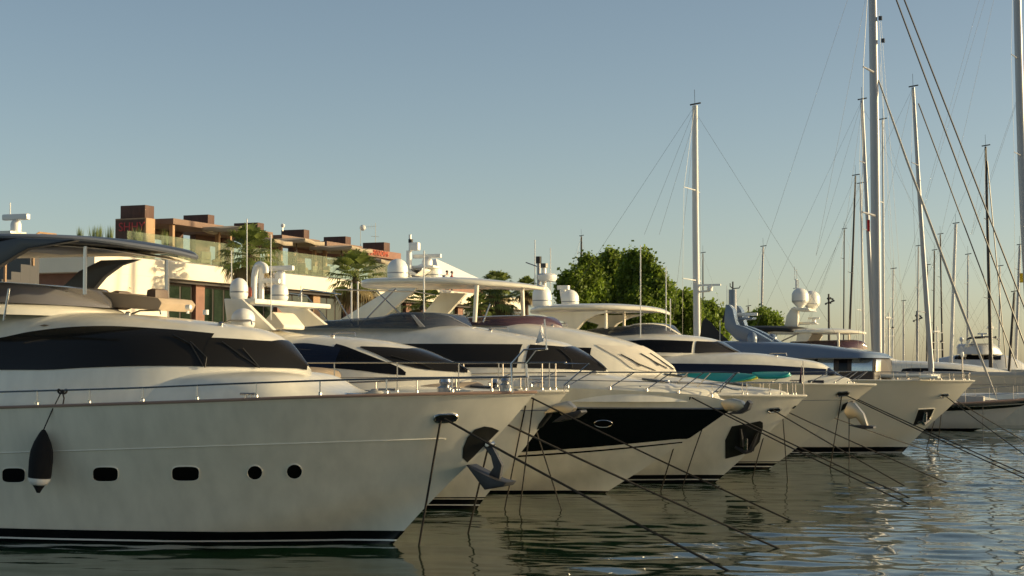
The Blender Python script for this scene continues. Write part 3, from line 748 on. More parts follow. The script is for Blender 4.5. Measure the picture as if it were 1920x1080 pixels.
g2 = patch(dA, [(375, 634), (396, 634), (440, 636), (530, 641), (600, 641)], [(375, 687.5), (396, 687.5), (470, 689), (555, 691), (575, 694)], b.root, 'windscreen', 'glassw', .016)
for pts in ([(324, 630), (357, 647), (380, 687)], [(357, 643), (387, 672), (384, 690)], [(416, 643), (452, 668), (486, 690)], [(455, 655), (486, 690)]): b.wiper(dA, pts, g2)
decal(dA, [(74, 612), (84, 610), (93, 611.5), (84, 613.5)], b.root, 'side_light', 'chrome', .02)
tA = Loft(b.fr, [(300, 680), (480, 692), (550, 696), (580, 701), (600, 711), (625, 724), (660, 734), (740, 742), (800, 747), (810, 752)], 2.2, 2.0, 3.6, p=2., n=4, tum=.15)
tA.mesh(b.root, 'foredeck_trunk')
decal(tA, [(650, 737), (690, 738), (690, 741), (650, 740)], b.root, 'deck_hatch', 'fly', .01, both=False)
fA = Loft(b.fr, [(-260, 548), (0, 563), (80, 566), (150, 572), (200, 580), (234, 592)], [(-260, 590), (0, 589), (234, 596)], 2.0, 2.6, n=4, tum=.05)
fA.mesh(b.root, 'flybridge_coaming')
wA = Loft(b.fr, [(-200, 527), (0, 530), (100, 535), (148, 540), (165, 548), (185, 560), (206, 574)], [(-200, 566), (0, 567), (206, 578)], 1.75, 1.8, n=8, tum=.14)
wA.mesh(b.root, 'flybridge_windscreen', 'fly')
P = [wA.P(wA.un - (wA.un - wA.ua)*(1-k/30)**1.2, math.pi*.28) for k in range(27)]
o = MB().tube(P, .014).build('windscreen_trim', 'chrome', b.root); mirror(o)
b.tube('stay_post', [(7, 601), (17, 541)], -2.0, .02)
HA = Slab(b.fr, [(-330, 452), (-60, 446), (60, 443), (150, 444), (240, 449), (300, 459), (345, 469), (368, 477)], .20, 2.2, 4.2, 2., n=3.2)
HA.mesh(b.root, 'hardtop', 'dkgrey', crown=.10)
P = [(u, -HA.w(u)*.985, float(HA.hr(u)) - .055 - .097*(HA.w(u)/HA.W)**2) for u in HA.un - (HA.un-HA.ua)*np.linspace(.002, .97, 50)**1.5]
o = MB().tube(P, .045, 8).build('edge_trim', 'grey', b.root); mirror(o)
u0 = HA.ua
mb = MB(); rows = []
for t in np.linspace(.05, .96, 24):
    u = HA.ua + t*(HA.un-HA.ua); ww = HA.w(u)*.9; z = float(HA.hr(u)) - .215; rows.append([(u, -ww, z-.10*.81*(ww/HA.W)**2), (u, -ww*.5, z-.02), (u, 0, z), (u, ww*.5, z-.02), (u, ww, z-.10*.81*(ww/HA.W)**2)])
lin = MB().grid(rows).build('headliner', 'beige', b.root, thick=.006)
uA, uB = b.fr.at_y(60, 470, 0)[0], b.fr.at_y(185, 470, 0)[0]; z = float(HA.hr((uA+uB)/2)) - .26
MB().box((uA, -.9, z-.02), (uB, .9, z+.03)).build('sunroof_panel', 'dkgrey', b.root, bevel=.01)
b.plate('hardtop_arch', [(-110, 560), (-70, 490), (-20, 458), (40, 447), (150, 450), (146, 453), (100, 461), (60, 467), (35, 481), (0, 503), (-40, 560)], -2.12, -1.96, 'dkgrey', yref=-2.0)
b.plate('hardtop_arch', [(95, 560), (150, 508), (190, 488), (262, 486), (225, 498), (195, 520), (165, 556)], 1.96, 2.12, 'dkgrey', yref=2.0)
b.tube('hardtop_post', [(160, 462), (159, 552)], -1.85, .035); b.tube('hardtop_post', [(312, 480), (312, 566)], 1.9, .035)
b.plate('flybridge_settee', [(203, 553), (252, 551), (345, 562), (352, 571), (345, 585), (240, 577)], .5, 1.7, 'tan', yref=1.4, bevel=.02)
for px, py in ((186, 541), (229, 545), (297, 541)):
    c = b.p(px, py+12, .9); MB().box((c.x-.14, c.y-.24, c.z-.25), (c.x+.1, c.y+.24, c.z+.12)).build('helm_seat', 'brown', b.root, bevel=.09)
b.radar(30, 408, 58, 0.3, (10, 24)); b.whip(19, 410, 380, .3)
c = b.p(26, 436, .3); MB().box((c.x-.7, c.y-.25, c.z-.06), (c.x+.12, c.y+.25, c.z+.02)).lathe([(.05, -.3), (.05, 0)], c, 8).build('radar_platform', 'gel2', b.root, bevel=.02)
sl_ = b.tube('searchlight', [(352, 583), (352, 588)], .7, .03, 'white'); c = b.p(353, 576, .7); MB().lathe([(.02, -.06), (.05, -.04), (.05, .05), (.04, .06)], c, 12, 'x').build('lamp', 'white', sl_)
# black fender hanging on its side
def fender():
    u, h = hA.pick(92, 845); p_, n = hA.pt(u, h, .24); wv_ = b.fr.world(p_)
    root = empty('fender', wv_, -TH, 'black cloth-covered fender with white lower band hanging on the nearest hull', 'fender')
    k = wv_.y/F; r = 22*k; H0 = (845-797)*k; H1 = (845-888)*k
    tilt = Matrix.Rotation(R(5), 3, 'Y')
    def TL(mb): mb.v = [tuple(tilt @ Vector(v)) for v in mb.v]; return mb
    TL(MB().lathe([(.03, H0), (.07, H0-.06), (r*.72, H0-.22), (r*.95, H0-.38), (r, H0-.55), (r*.97, H1+.06), (r*.93, H1+.0)], (0, 0, 0), 20)).build('body', 'navy', root)
    TL(MB().lathe([(r*.95, H1+.01), (r*.90, H1-.04), (r*.75, H1-.09), (r*.55, H1-.115)], (0, 0, 0), 20)).build('end_band', 'white', root)
    TL(MB().lathe([(r*.55, H1-.11), (r*.30, H1-.19), (.03, H1-.25)], (0, 0, 0), 16)).build('tip', 'navy', root)
    top = b.fr.world(Vector(hA.edge(117, 734, .09))) ; t = (root.matrix_basis.inverted() @ Matrix.Identity(4)); 
    tl = Matrix.Rotation(TH, 3, 'Z') @ (top - wv_); e = tilt @ Vector((0, 0, H0))
    ln = MB().tube([e, e*.5 + tl*.5 + Vector((0, -.03, 0)), tl + Vector((0, -.02, 0))], .011)
    ln.tube([tl + Vector((.09*math.cos(a), .03*math.sin(a), .0 + .035*math.sin(a*2))) for a in [k_*.5 for k_ in range(14)]], .02, 5)
    ln.tube([tl, tl+Vector((.06, -.03, -.12)), tl+Vector((.04, -.03, -.22)), tl+Vector((.08, -.03, -.25))], .014, 5); ln.build('lanyard', 'rope', root)
fender()
# ------------------------------------------------------------------ second yacht
b = B2 = Boat(893, 955, 'motor_yacht', 'white motor yacht with slanted side pillar, low radar arch and domes on white pipes')
h2 = Hull(b.fr, [(1065, 733), (948, 885), (901, 943), (893, 955)], [(1065, 733), (1000, 734), (800, 737), (500, 742), (200, 746)], 2.6, 19, Le=9., p=(2.0, 2.8), flare=1.5, chine=(1.0, -3.8, 1.0, .65))
h2.mesh(b.root); h2.deckmesh(b.root); h2.rim(b.root, 'rub_rail', 'gel', .03)
h2.band(b.root, 'boot_stripe', 'boot', -.45, .22, .012); h2.band(b.root, 'waterline_stripe', 'white', .085, .11, .018); h2.band(b.root, 'upper_stripe', 'boot', .25, .275, .018)
on_hull_line(b, h2, [(700, 775), (900, 770), (1030, 769)], .012, 'hull_crease', 'grey')
decal(h2, [(1006, 806), (1010, 795), (1025, 774), (1040, 768), (1034, 780), (1018, 800)], b.root, 'anchor_pocket', 'pocket', .008, sub=2)
an = b.plate('anchor', [(1020, 776), (1044, 757), (1066, 752), (1080, 764), (1074, 777), (1060, 782), (1050, 772)], -.12, .12, 'sunsteel', bevel=.03)
b.plate('fluke', [(1040, 792), (1062, 776), (1094, 768), (1096, 773), (1082, 783), (1060, 788)], -.2, .2, 'steel', bevel=.02, parent=an)
b.rail(h2, [(300, 684), (480, 680.5), (700, 680), (960, 680), (1060, 680)], [508, 627, 745, 860, 935, 985, 1030], r=.017, mids=(.52,), rake=.0)
pl = MB()
for sg in (-1, 1): pl.tube([b.p(1058, 681, .25*sg), b.p(1104, 682, .12*sg), b.p(1058, 722, .2*sg), b.p(1058, 734, .2*sg)], .018)
pl.tube([b.p(1104, 682, -.12), b.p(1104, 682, .12)], .018); pl.build('pulpit', 'chrome', b.root)
d2 = Loft(b.fr, [(300, 608), (420, 606), (480, 612), (561, 626), (611, 629), (699, 636), (784, 654), (830, 672), (878, 694), (884, 700)], 2.4, 1.8, 4.0, p=2.3, n=3.2, tum=.2)
d2.mesh(b.root)
patch(d2, [(500, 652), (539, 646), (567, 644), (600, 647), (640, 653)], [(500, 690), (570, 690), (600, 690), (640, 690)], b.root, 'side_window', 'glassb')
patch(d2, [(610, 640), (642.5, 648), (680, 662), (716, 676), (750, 690), (761, 698)], [(610, 690), (642.5, 692), (690, 697), (712, 700), (761, 704)], b.root, 'side_window', 'glass', .007)
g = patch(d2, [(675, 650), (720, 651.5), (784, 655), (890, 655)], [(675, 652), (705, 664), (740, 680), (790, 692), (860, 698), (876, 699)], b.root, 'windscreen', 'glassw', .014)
for pts in ([(733, 669), (790, 684), (812, 693)], [(830, 668), (850, 680), (872, 694)]): b.wiper(d2, pts, g)
t2 = Loft(b.fr, [(600, 716), (800, 722), (900, 727), (950, 730), (1000, 733), (1010, 737)], 2.3, 1.5, 3.2, n=4); t2.mesh(b.root, 'foredeck_trunk')
for pts, nm in (([(560, 690), (580, 686), (640, 687), (700, 692), (735, 706), (742, 716)], 'sunpad_cover'), ([(800, 722), (825, 718), (890, 716), (906, 722), (910, 730)], 'hatch_cover')):
    Loft(b.fr, pts, [(500, 728), (910, 733)], 2.4 if nm[0] == 's' else .9, 1.6, n=6 if nm[0] == 's' else 3.4).mesh(b.root, nm, 'tan', 30, 24)
b.plate('radar_arch', [(424, 560), (458, 561), (517, 619), (480, 624), (430, 612)], -1.9, -1.72, 'gel', yref=-1.8)
b.plate('radar_arch', [(512, 566), (548, 569), (578, 580), (613, 609), (560, 614), (535, 590)], 1.72, 1.9, 'gel', yref=1.8)
c0, c1 = b.p(458, 564, -1.75), b.p(545, 572, 1.75); MB().box((c0.x-.35, -1.78, c0.z-.07), (c0.x+.3, 1.78, c0.z+.05)).build('arch_beam', 'gel', b.root, bevel=.04)
b.dome(448, 561, 34, 40, -1.5); b.dome(456, 616, 44, 38, -2.25); b.dome(524, 566, 33, 36, .9)
b.radar(526, 504, 56, .2, (10, 26))
for y_ in (-.25, .0):
    b.tube('pipe_bracket', [(476, 562), (477, 520), (481, 500), (489, 496), (497, 501), (498, 512)], y_, .075, 'dome', 10, smooth=True)
b.tube('cross_pipe', [(478, 526), (524, 527)], .0, .06, 'dome', 8); b.tube('bracket_post', [(490, 500), (490, 562)], 0, .07, 'dome', 8)
b.plate('seat_cover', [(505, 617), (512, 606), (530, 585), (536, 590), (553, 611), (552, 618)], -.6, .4, 'cover', bevel=.05)
for px, a_, y1 in ((434, 612, 470), (463, 600, 410), (508, 600, 440)): b.whip(px, a_, y1, -1.2)
lr = b.tube('lifebuoy', [(468, 540), (470, 547), (470, 556)], -.3, .06, 'orange', 8)
b.tube('searchlight', [(386, 590), (386, 581)], 0, .07, 'dome', 12)
# ------------------------------------------------------------------ black banded yacht
b = B3 = Boat(1133, 925, 'motor_yacht', 'white motor yacht with a black painted upper hull and an oval porthole near its bow')
h3 = Hull(b.fr, [(1376, 764), (1292, 822), (1250, 850), (1178, 897), (1133, 925)], [(1376, 764), (1362, 753), (1325, 743), (1250, 736), (1100, 729), (900, 723), (500, 722)], 2.6, 20, Le=9.5, p=(1.9, 2.5), chine=(.9, -4, .9, .65))
h3.mesh(b.root); h3.deckmesh(b.root)
h3.band(b.root, 'boot_stripe', 'boot', -.45, .06, .004)
patch(h3, [(640, 760), (900, 763), (1100, 764), (1250, 765)], [(640, 865), (900, 852), (1100, 839), (1200, 830), (1270, 823)], b.root, 'black_hull_band', 'black', .006, n=90, k=10)
patch(h3, [(640, 871), (900, 858), (1100, 845), (1240, 832), (1279, 828)], [(640, 875), (900, 861.5), (1100, 848), (1240, 834.5), (1276, 830.5)], b.root, 'pin_stripe', 'black', .006, k=2)
on_hull_line(b, h3, [(640, 762), (1000, 764), (1250, 765.5), (1368, 766.5)], .02, 'rub_rail', 'grey')
ring = []
for k in range(25): a = k/24*6.2832; ring.append(h3.pt(*h3.pick(1131+17*math.cos(a), 794+6.5*math.sin(a)), .014)[0])
o = MB().add(ring[:-1], [tuple(range(24))]).build('porthole', 'glass', b.root); MB().tube(ring + ring[1:2], .013, 5, False).build('frame', 'chrome', o)
b.rail(h3, [(860, 702), (1000, 699), (1200, 698), (1340, 698), (1385, 699)], [880, 960, 1040, 1110, 1190, 1260, 1320, 1380], r=.017, rake=.55, mids=(.5,))
an = b.plate('anchor', [(1352, 752), (1374, 747), (1393, 752), (1399, 763), (1385, 772), (1362, 770)], -.16, .16, 'sunsteel', bevel=.03)
b.plate('fluke', [(1366, 776), (1396, 762), (1404, 750), (1410, 756), (1405, 768), (1390, 776)], -.15, .15, 'steel', bevel=.02, parent=an)
d3 = Loft(b.fr, [(480, 612), (700, 613), (800, 611), (880, 612), (930, 620), (1000, 632), (1050, 641), (1068, 648), (1105, 668), (1136, 691), (1142, 700)], 2.5, 2.3, 5., p=2.4, n=3.6, tum=.2)
d3.mesh(b.root)
patch(d3, [(600, 645.5), (800, 645), (980, 646)], [(600, 690), (760, 690), (900, 689), (980, 690)], b.root, 'side_window', 'glassw')
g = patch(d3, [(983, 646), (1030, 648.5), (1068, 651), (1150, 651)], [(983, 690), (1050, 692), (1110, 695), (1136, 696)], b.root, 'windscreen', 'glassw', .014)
for pts in ([(1046, 655), (1070, 675), (1072, 690)], [(1101, 667), (1125, 685), (1134, 691)]): b.wiper(d3, pts, g)
t3 = Loft(b.fr, [(900, 686), (1130, 700), (1200, 711), (1280, 722), (1340, 735), (1350, 745)], 2.3, 1.7, 4., n=3.5); t3.mesh(b.root, 'foredeck_trunk')
f3 = Loft(b.fr, [(560, 606), (700, 600), (759, 595), (771, 590), (798, 587.5), (833, 587.5), (856, 591), (868, 600), (884, 613)], [(560, 615), (884, 617)], 1.55, 1.5, n=8, tum=.14)
f3.mesh(b.root, 'flybridge_windscreen', 'flyb')
P = [f3.P(f3.un - (f3.un - f3.ua)*.62*(1-k/24)**1.4, math.pi*.3) for k in range(25)]; o = MB().tube(P, .016).build('windscreen_trim', 'chrome', b.root); mirror(o)
b.plate('screen_pillar', [(771, 590), (776, 590), (797, 613), (787, 613)], -1.36, -1.30, 'grey', both=True, bevel=.01)
for nm, pts in (('bimini_frame', [(500, 612), (521, 547), (575, 554), (618, 606)]), ('bimini_frame', [(537, 571), (521, 547)]), ('bimini_frame', [(560, 556), (568, 542), (640, 552)]),
                ('bimini_frame', [(625, 543), (630, 556), (664, 612), (674, 611), (742, 541)]), ('bimini_frame', [(626, 543), (780, 547), (815, 553)]), ('bimini_frame', [(705, 545), (762, 599)])):
    b.tube(nm, pts, -1.25, .018, 'chrome')
for px, y0, y1 in ((565, 536, 572), (659, 612, 530), (671, 612, 528), (795, 600, 470)): b.whip(px, y0, y1, -.9, .02)
MB().tube([b.p(906, 604, -1.5), b.p(919, 570, -1.4)], .02).build('grab_post', 'chrome', b.root)
# ------------------------------------------------------------------ hardtop yacht
b = B4 = Boat(1340, 905, 'motor_yacht', 'white motor yacht with a long white hardtop on slanted legs and a cream covered windscreen')
h4 = Hull(b.fr, [(1512, 742), (1440, 813), (1382, 868), (1340, 905)], [(1512, 742), (1400, 741.5), (1240, 741), (1000, 737), (600, 735)], 2.65, 21, Le=9., p=(2.0, 2.8), flare=1.5, chine=(1.0, -3.8, 1.0, .65))
h4.mesh(b.root); h4.deckmesh(b.root); h4.rim(b.root, 'rub_rail', 'gel', .03)
h4.band(b.root, 'boot_stripe', 'boot', -.45, .22, .012); h4.band(b.root, 'waterline_stripe', 'white', .075, .105, .018)
pk = decal(h4, [(1372, 799), (1404, 793.5), (1425, 789), (1430, 792), (1430.5, 800), (1424, 828), (1410, 846), (1384, 854), (1360, 860), (1359.5, 825)], b.root, 'anchor_pocket', 'pocket', .010, sub=3)
def hp(hull, x, y, off): return hull.pt(*hull.pick(x, y), off)[0]
an = MB().tube([hp(h4, 1397, 818, .10), hp(h4, 1396, 838, .12)], [.05, .07], 8).build('anchor', 'chrome', b.root)
MB().tube([hp(h4, 1388, 802, .06), hp(h4, 1391, 832, .10)], [.03, .075], 6).build('fluke', 'steel', an); MB().tube([hp(h4, 1421, 807, .06), hp(h4, 1407, 840, .10)], [.03, .085], 6).build('fluke', 'steel', an)
MB().tube([hp(h4, 1377, 836, .06), hp(h4, 1396, 842, .14), hp(h4, 1408, 842, .1)], [.04, .07, .05], 6).build('crown_bar', 'steel', an)
decal(h4, [(1439, 770), (1444, 766), (1460, 764.5), (1464, 767), (1460, 771), (1444, 773)], b.root, 'fairlead', 'rubber', .012, rim='chrome')
decal(h4, [(1484, 765), (1490, 760), (1494, 760), (1489, 767)], b.root, 'bow_eye', 'chrome', .015, both=False)
b.rail(h4, [(1100, 719), (1240, 718.5), (1400, 718), (1504, 718)], [1243, 1290, 1335, 1392, 1400, 1443, 1464, 1486], r=.014)
b.tube('flagstaff', [(1507, 742), (1506, 676)], 0, .016)
MB().grid([[b.p(1505 - 2 - 5*i/5*(j/6), 682 + 36*j/6, .05*math.sin(i+j)) for j in range(7)] for i in range(6)]).build('bow_pennant', 'flagd', b.root)
d4 = Loft(b.fr, [(560, 604), (874, 606), (1000, 606), (1050, 613), (1089, 620), (1172, 640), (1208, 654), (1240, 673), (1265, 692), (1270, 700)], 2.2, 2.35, 4.6, p=2.5, n=4.5, tum=.14)
d4.mesh(b.root)
patch(d4, [(700, 652), (1000, 650.5), (1109, 652.5)], [(700, 690), (1000, 692), (1109, 692)], b.root, 'side_window', 'glass')
g = patch(d4, [(1118, 646), (1135, 648), (1150, 649), (1275, 649)], [(1118, 648), (1160, 672), (1192, 693), (1230, 697), (1262, 698)], b.root, 'windscreen_cover', 'cover', .02)
for pts in ([(1163, 665), (1185, 676), (1200, 687)], [(1163, 665), (1195, 682), (1228, 695)], [(1200, 664), (1220, 675), (1234, 686)], [(1200, 664), (1228, 680), (1250, 691)], [(1222, 664), (1245, 682), (1262, 693)]): b.wiper(d4, pts, g)
t4 = Loft(b.fr, [(1100, 690), (1260, 704), (1330, 714), (1400, 724), (1470, 734), (1480, 742)], 2.1, 1.7, 4., n=3.5); t4.mesh(b.root, 'foredeck_trunk')
f4 = Loft(b.fr, [(820, 600), (880, 597), (960, 593), (1010, 592), (1030, 594), (1042, 600), (1056, 613)], [(820, 608), (1056, 614)], 1.6, 1.7, n=4.5); f4.mesh(b.root, 'flybridge_windscreen', 'flyp')
S4 = Slab(b.fr, [(690, 534), (731, 524), (800, 521), (890, 522), (941, 526), (989, 532), (1022, 539)], .24, 2.0, 3.2, 1.2, n=3.4); S4.mesh(b.root, 'hardtop', 'gel')
b.plate('hardtop_leg', [(622, 610), (737, 539), (784, 540), (722, 594), (690, 601)], -1.82, -1.66, 'gel', yref=-1.75)
b.plate('hardtop_leg', [(790, 594), (828, 549), (876, 550), (838, 592)], 1.66, 1.82, 'gel', yref=1.75)
b.tube('hardtop_post', [(894, 535), (890, 604)], -1.6, .065, 'gel2', 10); b.tube('hardtop_post', [(979, 540), (981, 598)], 1.6, .06, 'gel2', 10)
b.dome(745.5, 525, 39, 40, -1.1); b.dome(811, 525, 37, 28, .6)
mp_ = b.tube('light_mast', [(767, 525), (767, 470)], -.1, .085, 'dome', 10); b.tube('mast_top', [(769, 470), (769, 440)], -.1, .045, 'dome', 8, parent=mp_)
c = b.p(777, 461, -.1); MB().box((c.x-.12, c.y-.1, c.z-.14), (c.x+.16, c.y+.1, c.z+.1)).build('camera_pod', 'white', mp_, bevel=.04)
c = b.p(770, 455, -.1); MB().lathe([(.07, 0), (.07, .1)], c, 10).build('lamp', 'rubber', mp_)
b.radar(801, 481, 58, .2, (10, 16)); c = b.p(790, 500, .2); MB().box((c.x-.35, c.y-.25, c.z-.05), (c.x+.5, c.y+.25, c.z+.02)).build('radar_platform', 'dome', b.root, bevel=.02)
b.plate('mast_wing', [(766, 512), (775, 503), (790, 512), (800, 503), (800, 507), (786, 518), (772, 514)], -.3, .3, 'dome', bevel=.03)
# ------------------------------------------------------------------ wide yacht with paddleboards
b = B5 = Boat(1440, 880, 'motor_yacht', 'white wide-bodied motor yacht with a curved hardtop, carrying paddleboards on its side deck')
h5 = Hull(b.fr, [(1642, 721), (1563, 785), (1473, 856), (1440, 880)], [(1642, 721), (1500, 719.5), (1240, 718.5), (1100, 717), (700, 716)], 2.8, 23, Le=9.5, p=(2.0, 2.8), flare=1.5, chine=(1.0, -3.8, 1.0, .65))
h5.mesh(b.root, m='gel2'); h5.deckmesh(b.root); h5.rim(b.root, 'rub_rail', 'gel', .03)
h5.band(b.root, 'boot_stripe', 'boot', -.45, .20, .012); h5.band(b.root, 'waterline_stripe', 'white', .08, .11, .018); h5.band(b.root, 'upper_stripe', 'boot', .23, .255, .018)
decal(h5, [(1567, 740), (1572, 735), (1588, 733.5), (1592, 736), (1588, 741), (1572, 743)], b.root, 'fairlead', 'rubber', .012, rim='chrome')
on_hull_line(b, h5, [(1490, 751), (1560, 750), (1605, 749)], .010, 'hull_crease', 'grey')
an = b.plate('anchor', [(1583, 772), (1592, 752), (1603, 755), (1620, 775), (1628, 798), (1618, 799), (1606, 783), (1592, 786)], -.14, .14, 'sunsteel', bevel=.03)
b.plate('fluke', [(1592, 797), (1622, 797), (1640, 799), (1641, 803), (1620, 804)], -.25, .25, 'steel', bevel=.02, parent=an)
decal(h5, [(1576, 771), (1580, 758), (1592, 752), (1600, 752), (1588, 764)], b.root, 'anchor_pocket', 'pocket', .008, sub=2)
b.rail(h5, [(1470, 697), (1560, 696.5), (1640, 696)], [1482, 1555, 1600, 1625], r=.014, rake=.5, inset=.1)
d5 = Loft(b.fr, [(1000, 655), (1195, 660), (1320, 661), (1392, 661), (1492, 672), (1539, 681), (1553, 689), (1568, 700), (1580, 708), (1584, 714)], 2.4, 2.5, 7.5, p=2.3, n=4.5, tum=.08)
d5.mesh(b.root)
patch(d5, [(1150, 681), (1320, 682.5), (1414, 684), (1507, 689), (1549, 692)], [(1150, 700), (1320, 700), (1460, 702), (1510, 703), (1549, 703)], b.root, 'side_window', 'glassb')
patch(d5, [(1551, 691), (1620, 691)], [(1551, 704), (1575, 706), (1590, 710)], b.root, 'windscreen', 'glassb', .016)
t5 = Loft(b.fr, [(1480, 702), (1560, 703), (1590, 709), (1600, 719)], 2.4, 1.1, 3., n=4); t5.mesh(b.root, 'foredeck_trunk')
p5 = Loft(b.fr, [(1000, 628), (1130, 627), (1223, 626), (1275, 627.5), (1311, 631), (1346, 639), (1370, 652), (1390, 663), (1394, 668)], [(1000, 668), (1394, 668)], 2.15, 3.6, p=2.4, n=4, tum=.12)
p5.mesh(b.root, 'pilothouse')
patch(p5, [(1100, 640), (1171, 639.5), (1215, 637.5), (1300, 640)], [(1100, 661), (1223, 661), (1300, 662)], b.root, 'side_window', 'glass')
g = patch(p5, [(1302, 640), (1345, 641.5), (1400, 641.5)], [(1302, 662.5), (1370, 664.5), (1389, 665)], b.root, 'windscreen', 'glassw', .016)
for pts in ([(1343, 643), (1366, 655), (1382, 663)], [(1356, 650), (1388, 664)]): b.wiper(p5, pts, g)
f5 = Loft(b.fr, [(1105, 622), (1150, 614), (1200, 611), (1207, 608), (1233, 606), (1254, 608.5), (1266, 618), (1278, 629)], [(1105, 630), (1278, 631)], 1.5, 1.6, n=4); f5.mesh(b.root, 'flybridge_windscreen', 'flyb')
P = [f5.P(f5.un - (f5.un-f5.ua)*.5*(1-k/20)**1.3, math.pi*.3) for k in range(21)]; o = MB().tube(P, .025).build('windscreen_trim', 'gel', b.root); mirror(o)
S5 = Slab(b.fr, [(1000, 582), (1040, 574), (1085, 570.5), (1150, 570), (1207, 573), (1240, 579), (1258, 587)], .24, 2.05, 3., 1.2, n=3.2); S5.mesh(b.root, 'hardtop', 'gel')
b.plate('hardtop_leg', [(1010, 586), (1150, 584), (1120, 591), (1098, 602), (1080, 622), (1046, 628), (1062, 604), (1040, 598)], -1.75, -1.5, 'gel', both=True, yref=-1.6)
b.tube('hardtop_post', [(1136, 582), (1136, 616)], -1.5, .05, 'gel', 8); b.tube('hardtop_post', [(1170, 582), (1170, 614)], 1.4, .05, 'gel', 8)
b.dome(1016, 578, 36, 44, -.9); b.dome(1069, 577, 33, 34, .8)
mp_ = b.tube('light_mast', [(1010, 560), (1010, 488)], .4, .06, 'grey', 8); b.tube('mast_cap', [(1010, 494), (1010, 481)], .4, .10, 'rubber', 8, parent=mp_)
b.tube('wind_vane', [(986, 492), (1008, 500)], .4, .02, 'chrome', 5, parent=mp_); b.tube('horn_post', [(1020, 560), (1020, 496)], .8, .08, 'dome', 8, parent=mp_); b.tube('camera_pod', [(1020, 502), (1020, 494)], .8, .14, 'dkgrey', 8, parent=mp_)
c = b.p(1025, 521, .6); MB().lathe([(.28, -.12), (.34, -.04), (.34, .08), (.26, .14)], c, 20).build('radome', 'dome', b.root)
c = b.p(1056, 541, .9); MB().box((c.x-.18, c.y-.1, c.z-.04), (c.x+.2, c.y+.1, c.z+.1)).lathe([(.05, -.55), (.12, -.1), (.1, 0)], c, 10).build('searchlight', 'dome', b.root)
for px, y0, y1 in ((1201, 655, 460), (1249, 620, 500), (1257, 620, 560), (1003, 560, 450), (1032, 560, 465)): b.whip(px, y0, y1, -1.6 if px > 1100 else .5, .018)
b.tube('bow_hatch_frame', [(1515, 716), (1545, 716)], -1.0, .05, 'dkgrey', 6)
def paddleboard(px, py, wpx, y, tilt, label, rim, W_=.36):
    c = b.p(px, py, y); wv_ = b.fr.world(c); L = wpx*wv_.y/F/math.cos(TH)/2*1.02
    root = empty('paddleboard', wv_, -TH, label, 'paddleboard', 'paddleboards on the side deck'); T_ = .05; rot = Matrix.Rotation(R(tilt), 3, 'X')
    for nm, mt, k, dz in (('deck_pad', 'board', 1., 0.), ('rim', rim, 1.045, -.035)):
        rows = []
        for i in range(33):
            t = -1 + 2*i/32; w_ = W_*k*max(1-abs(t)**2.6, .004)**.6; zc = .03*abs(t)**3
            rows.append([tuple(rot @ Vector((t*L*k, w_*math.cos(a), T_*math.copysign(abs(math.sin(a))**.6, math.sin(a))*(1 if nm[0] == 'd' else .55) + zc + dz))) for a in [2*math.pi*j/16 for j in range(16)]])
        mb = MB().grid(rows, True); mb.f.append(tuple(range(16))); mb.f.append(tuple(range(len(mb.v)-16, len(mb.v)))); mb.build(nm, mt, root)
paddleboard(1327, 708, 166, -2.25, 24, 'long teal paddleboard with a yellow rim lying along the white bulwark', 'yellow')
paddleboard(1446, 703, 66, -1.7, 18, 'smaller teal paddleboard ahead of the yellow-rimmed one', 'board', .26)

def deck_gear(bt, hull, trunk, hatches, tip=1.2):
    """windlass, cleats and hatches on a foredeck"""
    u = hull.ut - tip - .5; z = float(hull.hs(u))
    MB().lathe([(.13, 0), (.14, .1), (.08, .14), (.11, .2), (.09, .27), (.02, .28)], (u, 0, z), 14).box((u, -.06, z), (u+.5, .06, z+.06)).build('windlass', 'chrome', bt.root)
    for sg in (-1, 1):
        for du in (1.0, 3.2):
            uu = hull.ut - du - tip; y = sg*(float(hull._half(uu, 1.)) - .28); zz = float(hull.hs(uu))
            MB().tube([(uu-.16, y, zz+.09), (uu+.16, y, zz+.09)], .022, 6).tube([(uu-.05, y, zz-.03), (uu-.05, y, zz+.09)], .02, 6).tube([(uu+.05, y, zz-.03), (uu+.05, y, zz+.09)], .02, 6).build('cleat', 'chrome', bt.root)
    for hu in hatches:
        uu = trunk.un - hu; h = float(trunk.hr(uu)); sl = (float(trunk.hr(uu+.3)) - float(trunk.hr(uu-.3)))/.6
        MB().add([(uu+dx, dy, h + sl*dx + dz) for dz in (.005, .05) for dx, dy in ((-.3, -.3), (.3, -.3), (.3, .3), (-.3, .3))], [(0, 1, 2, 3), (4, 5, 6, 7), (0, 1, 5, 4), (1, 2, 6, 5), (2, 3, 7, 6), (3, 0, 4, 7)]).build('deck_hatch', 'flyb', bt.root, bevel=.015)
    # coil of spare line
    uu = hull.ut - tip - 1.6; y = -min(.5, float(hull._half(uu, 1.))*.4); zz = float(hull.hs(uu))
    MB().tube([(uu + (.20-.004*k)*math.cos(k*.5), y + (.20-.004*k)*math.sin(k*.5), zz + .02 + .0022*k) for k in range(40)], .02, 5).build('coiled_line', 'furl', bt.root)
deck_gear(B2, h2, t2, (1.2, 2.6)); deck_gear(B3, h3, t3, (1.6, 3.4)); deck_gear(B4, h4, t4, (1.4, 3.2)); deck_gear(B5, h5, t5, (.8,)); deck_gear(A, hA, tA, ())
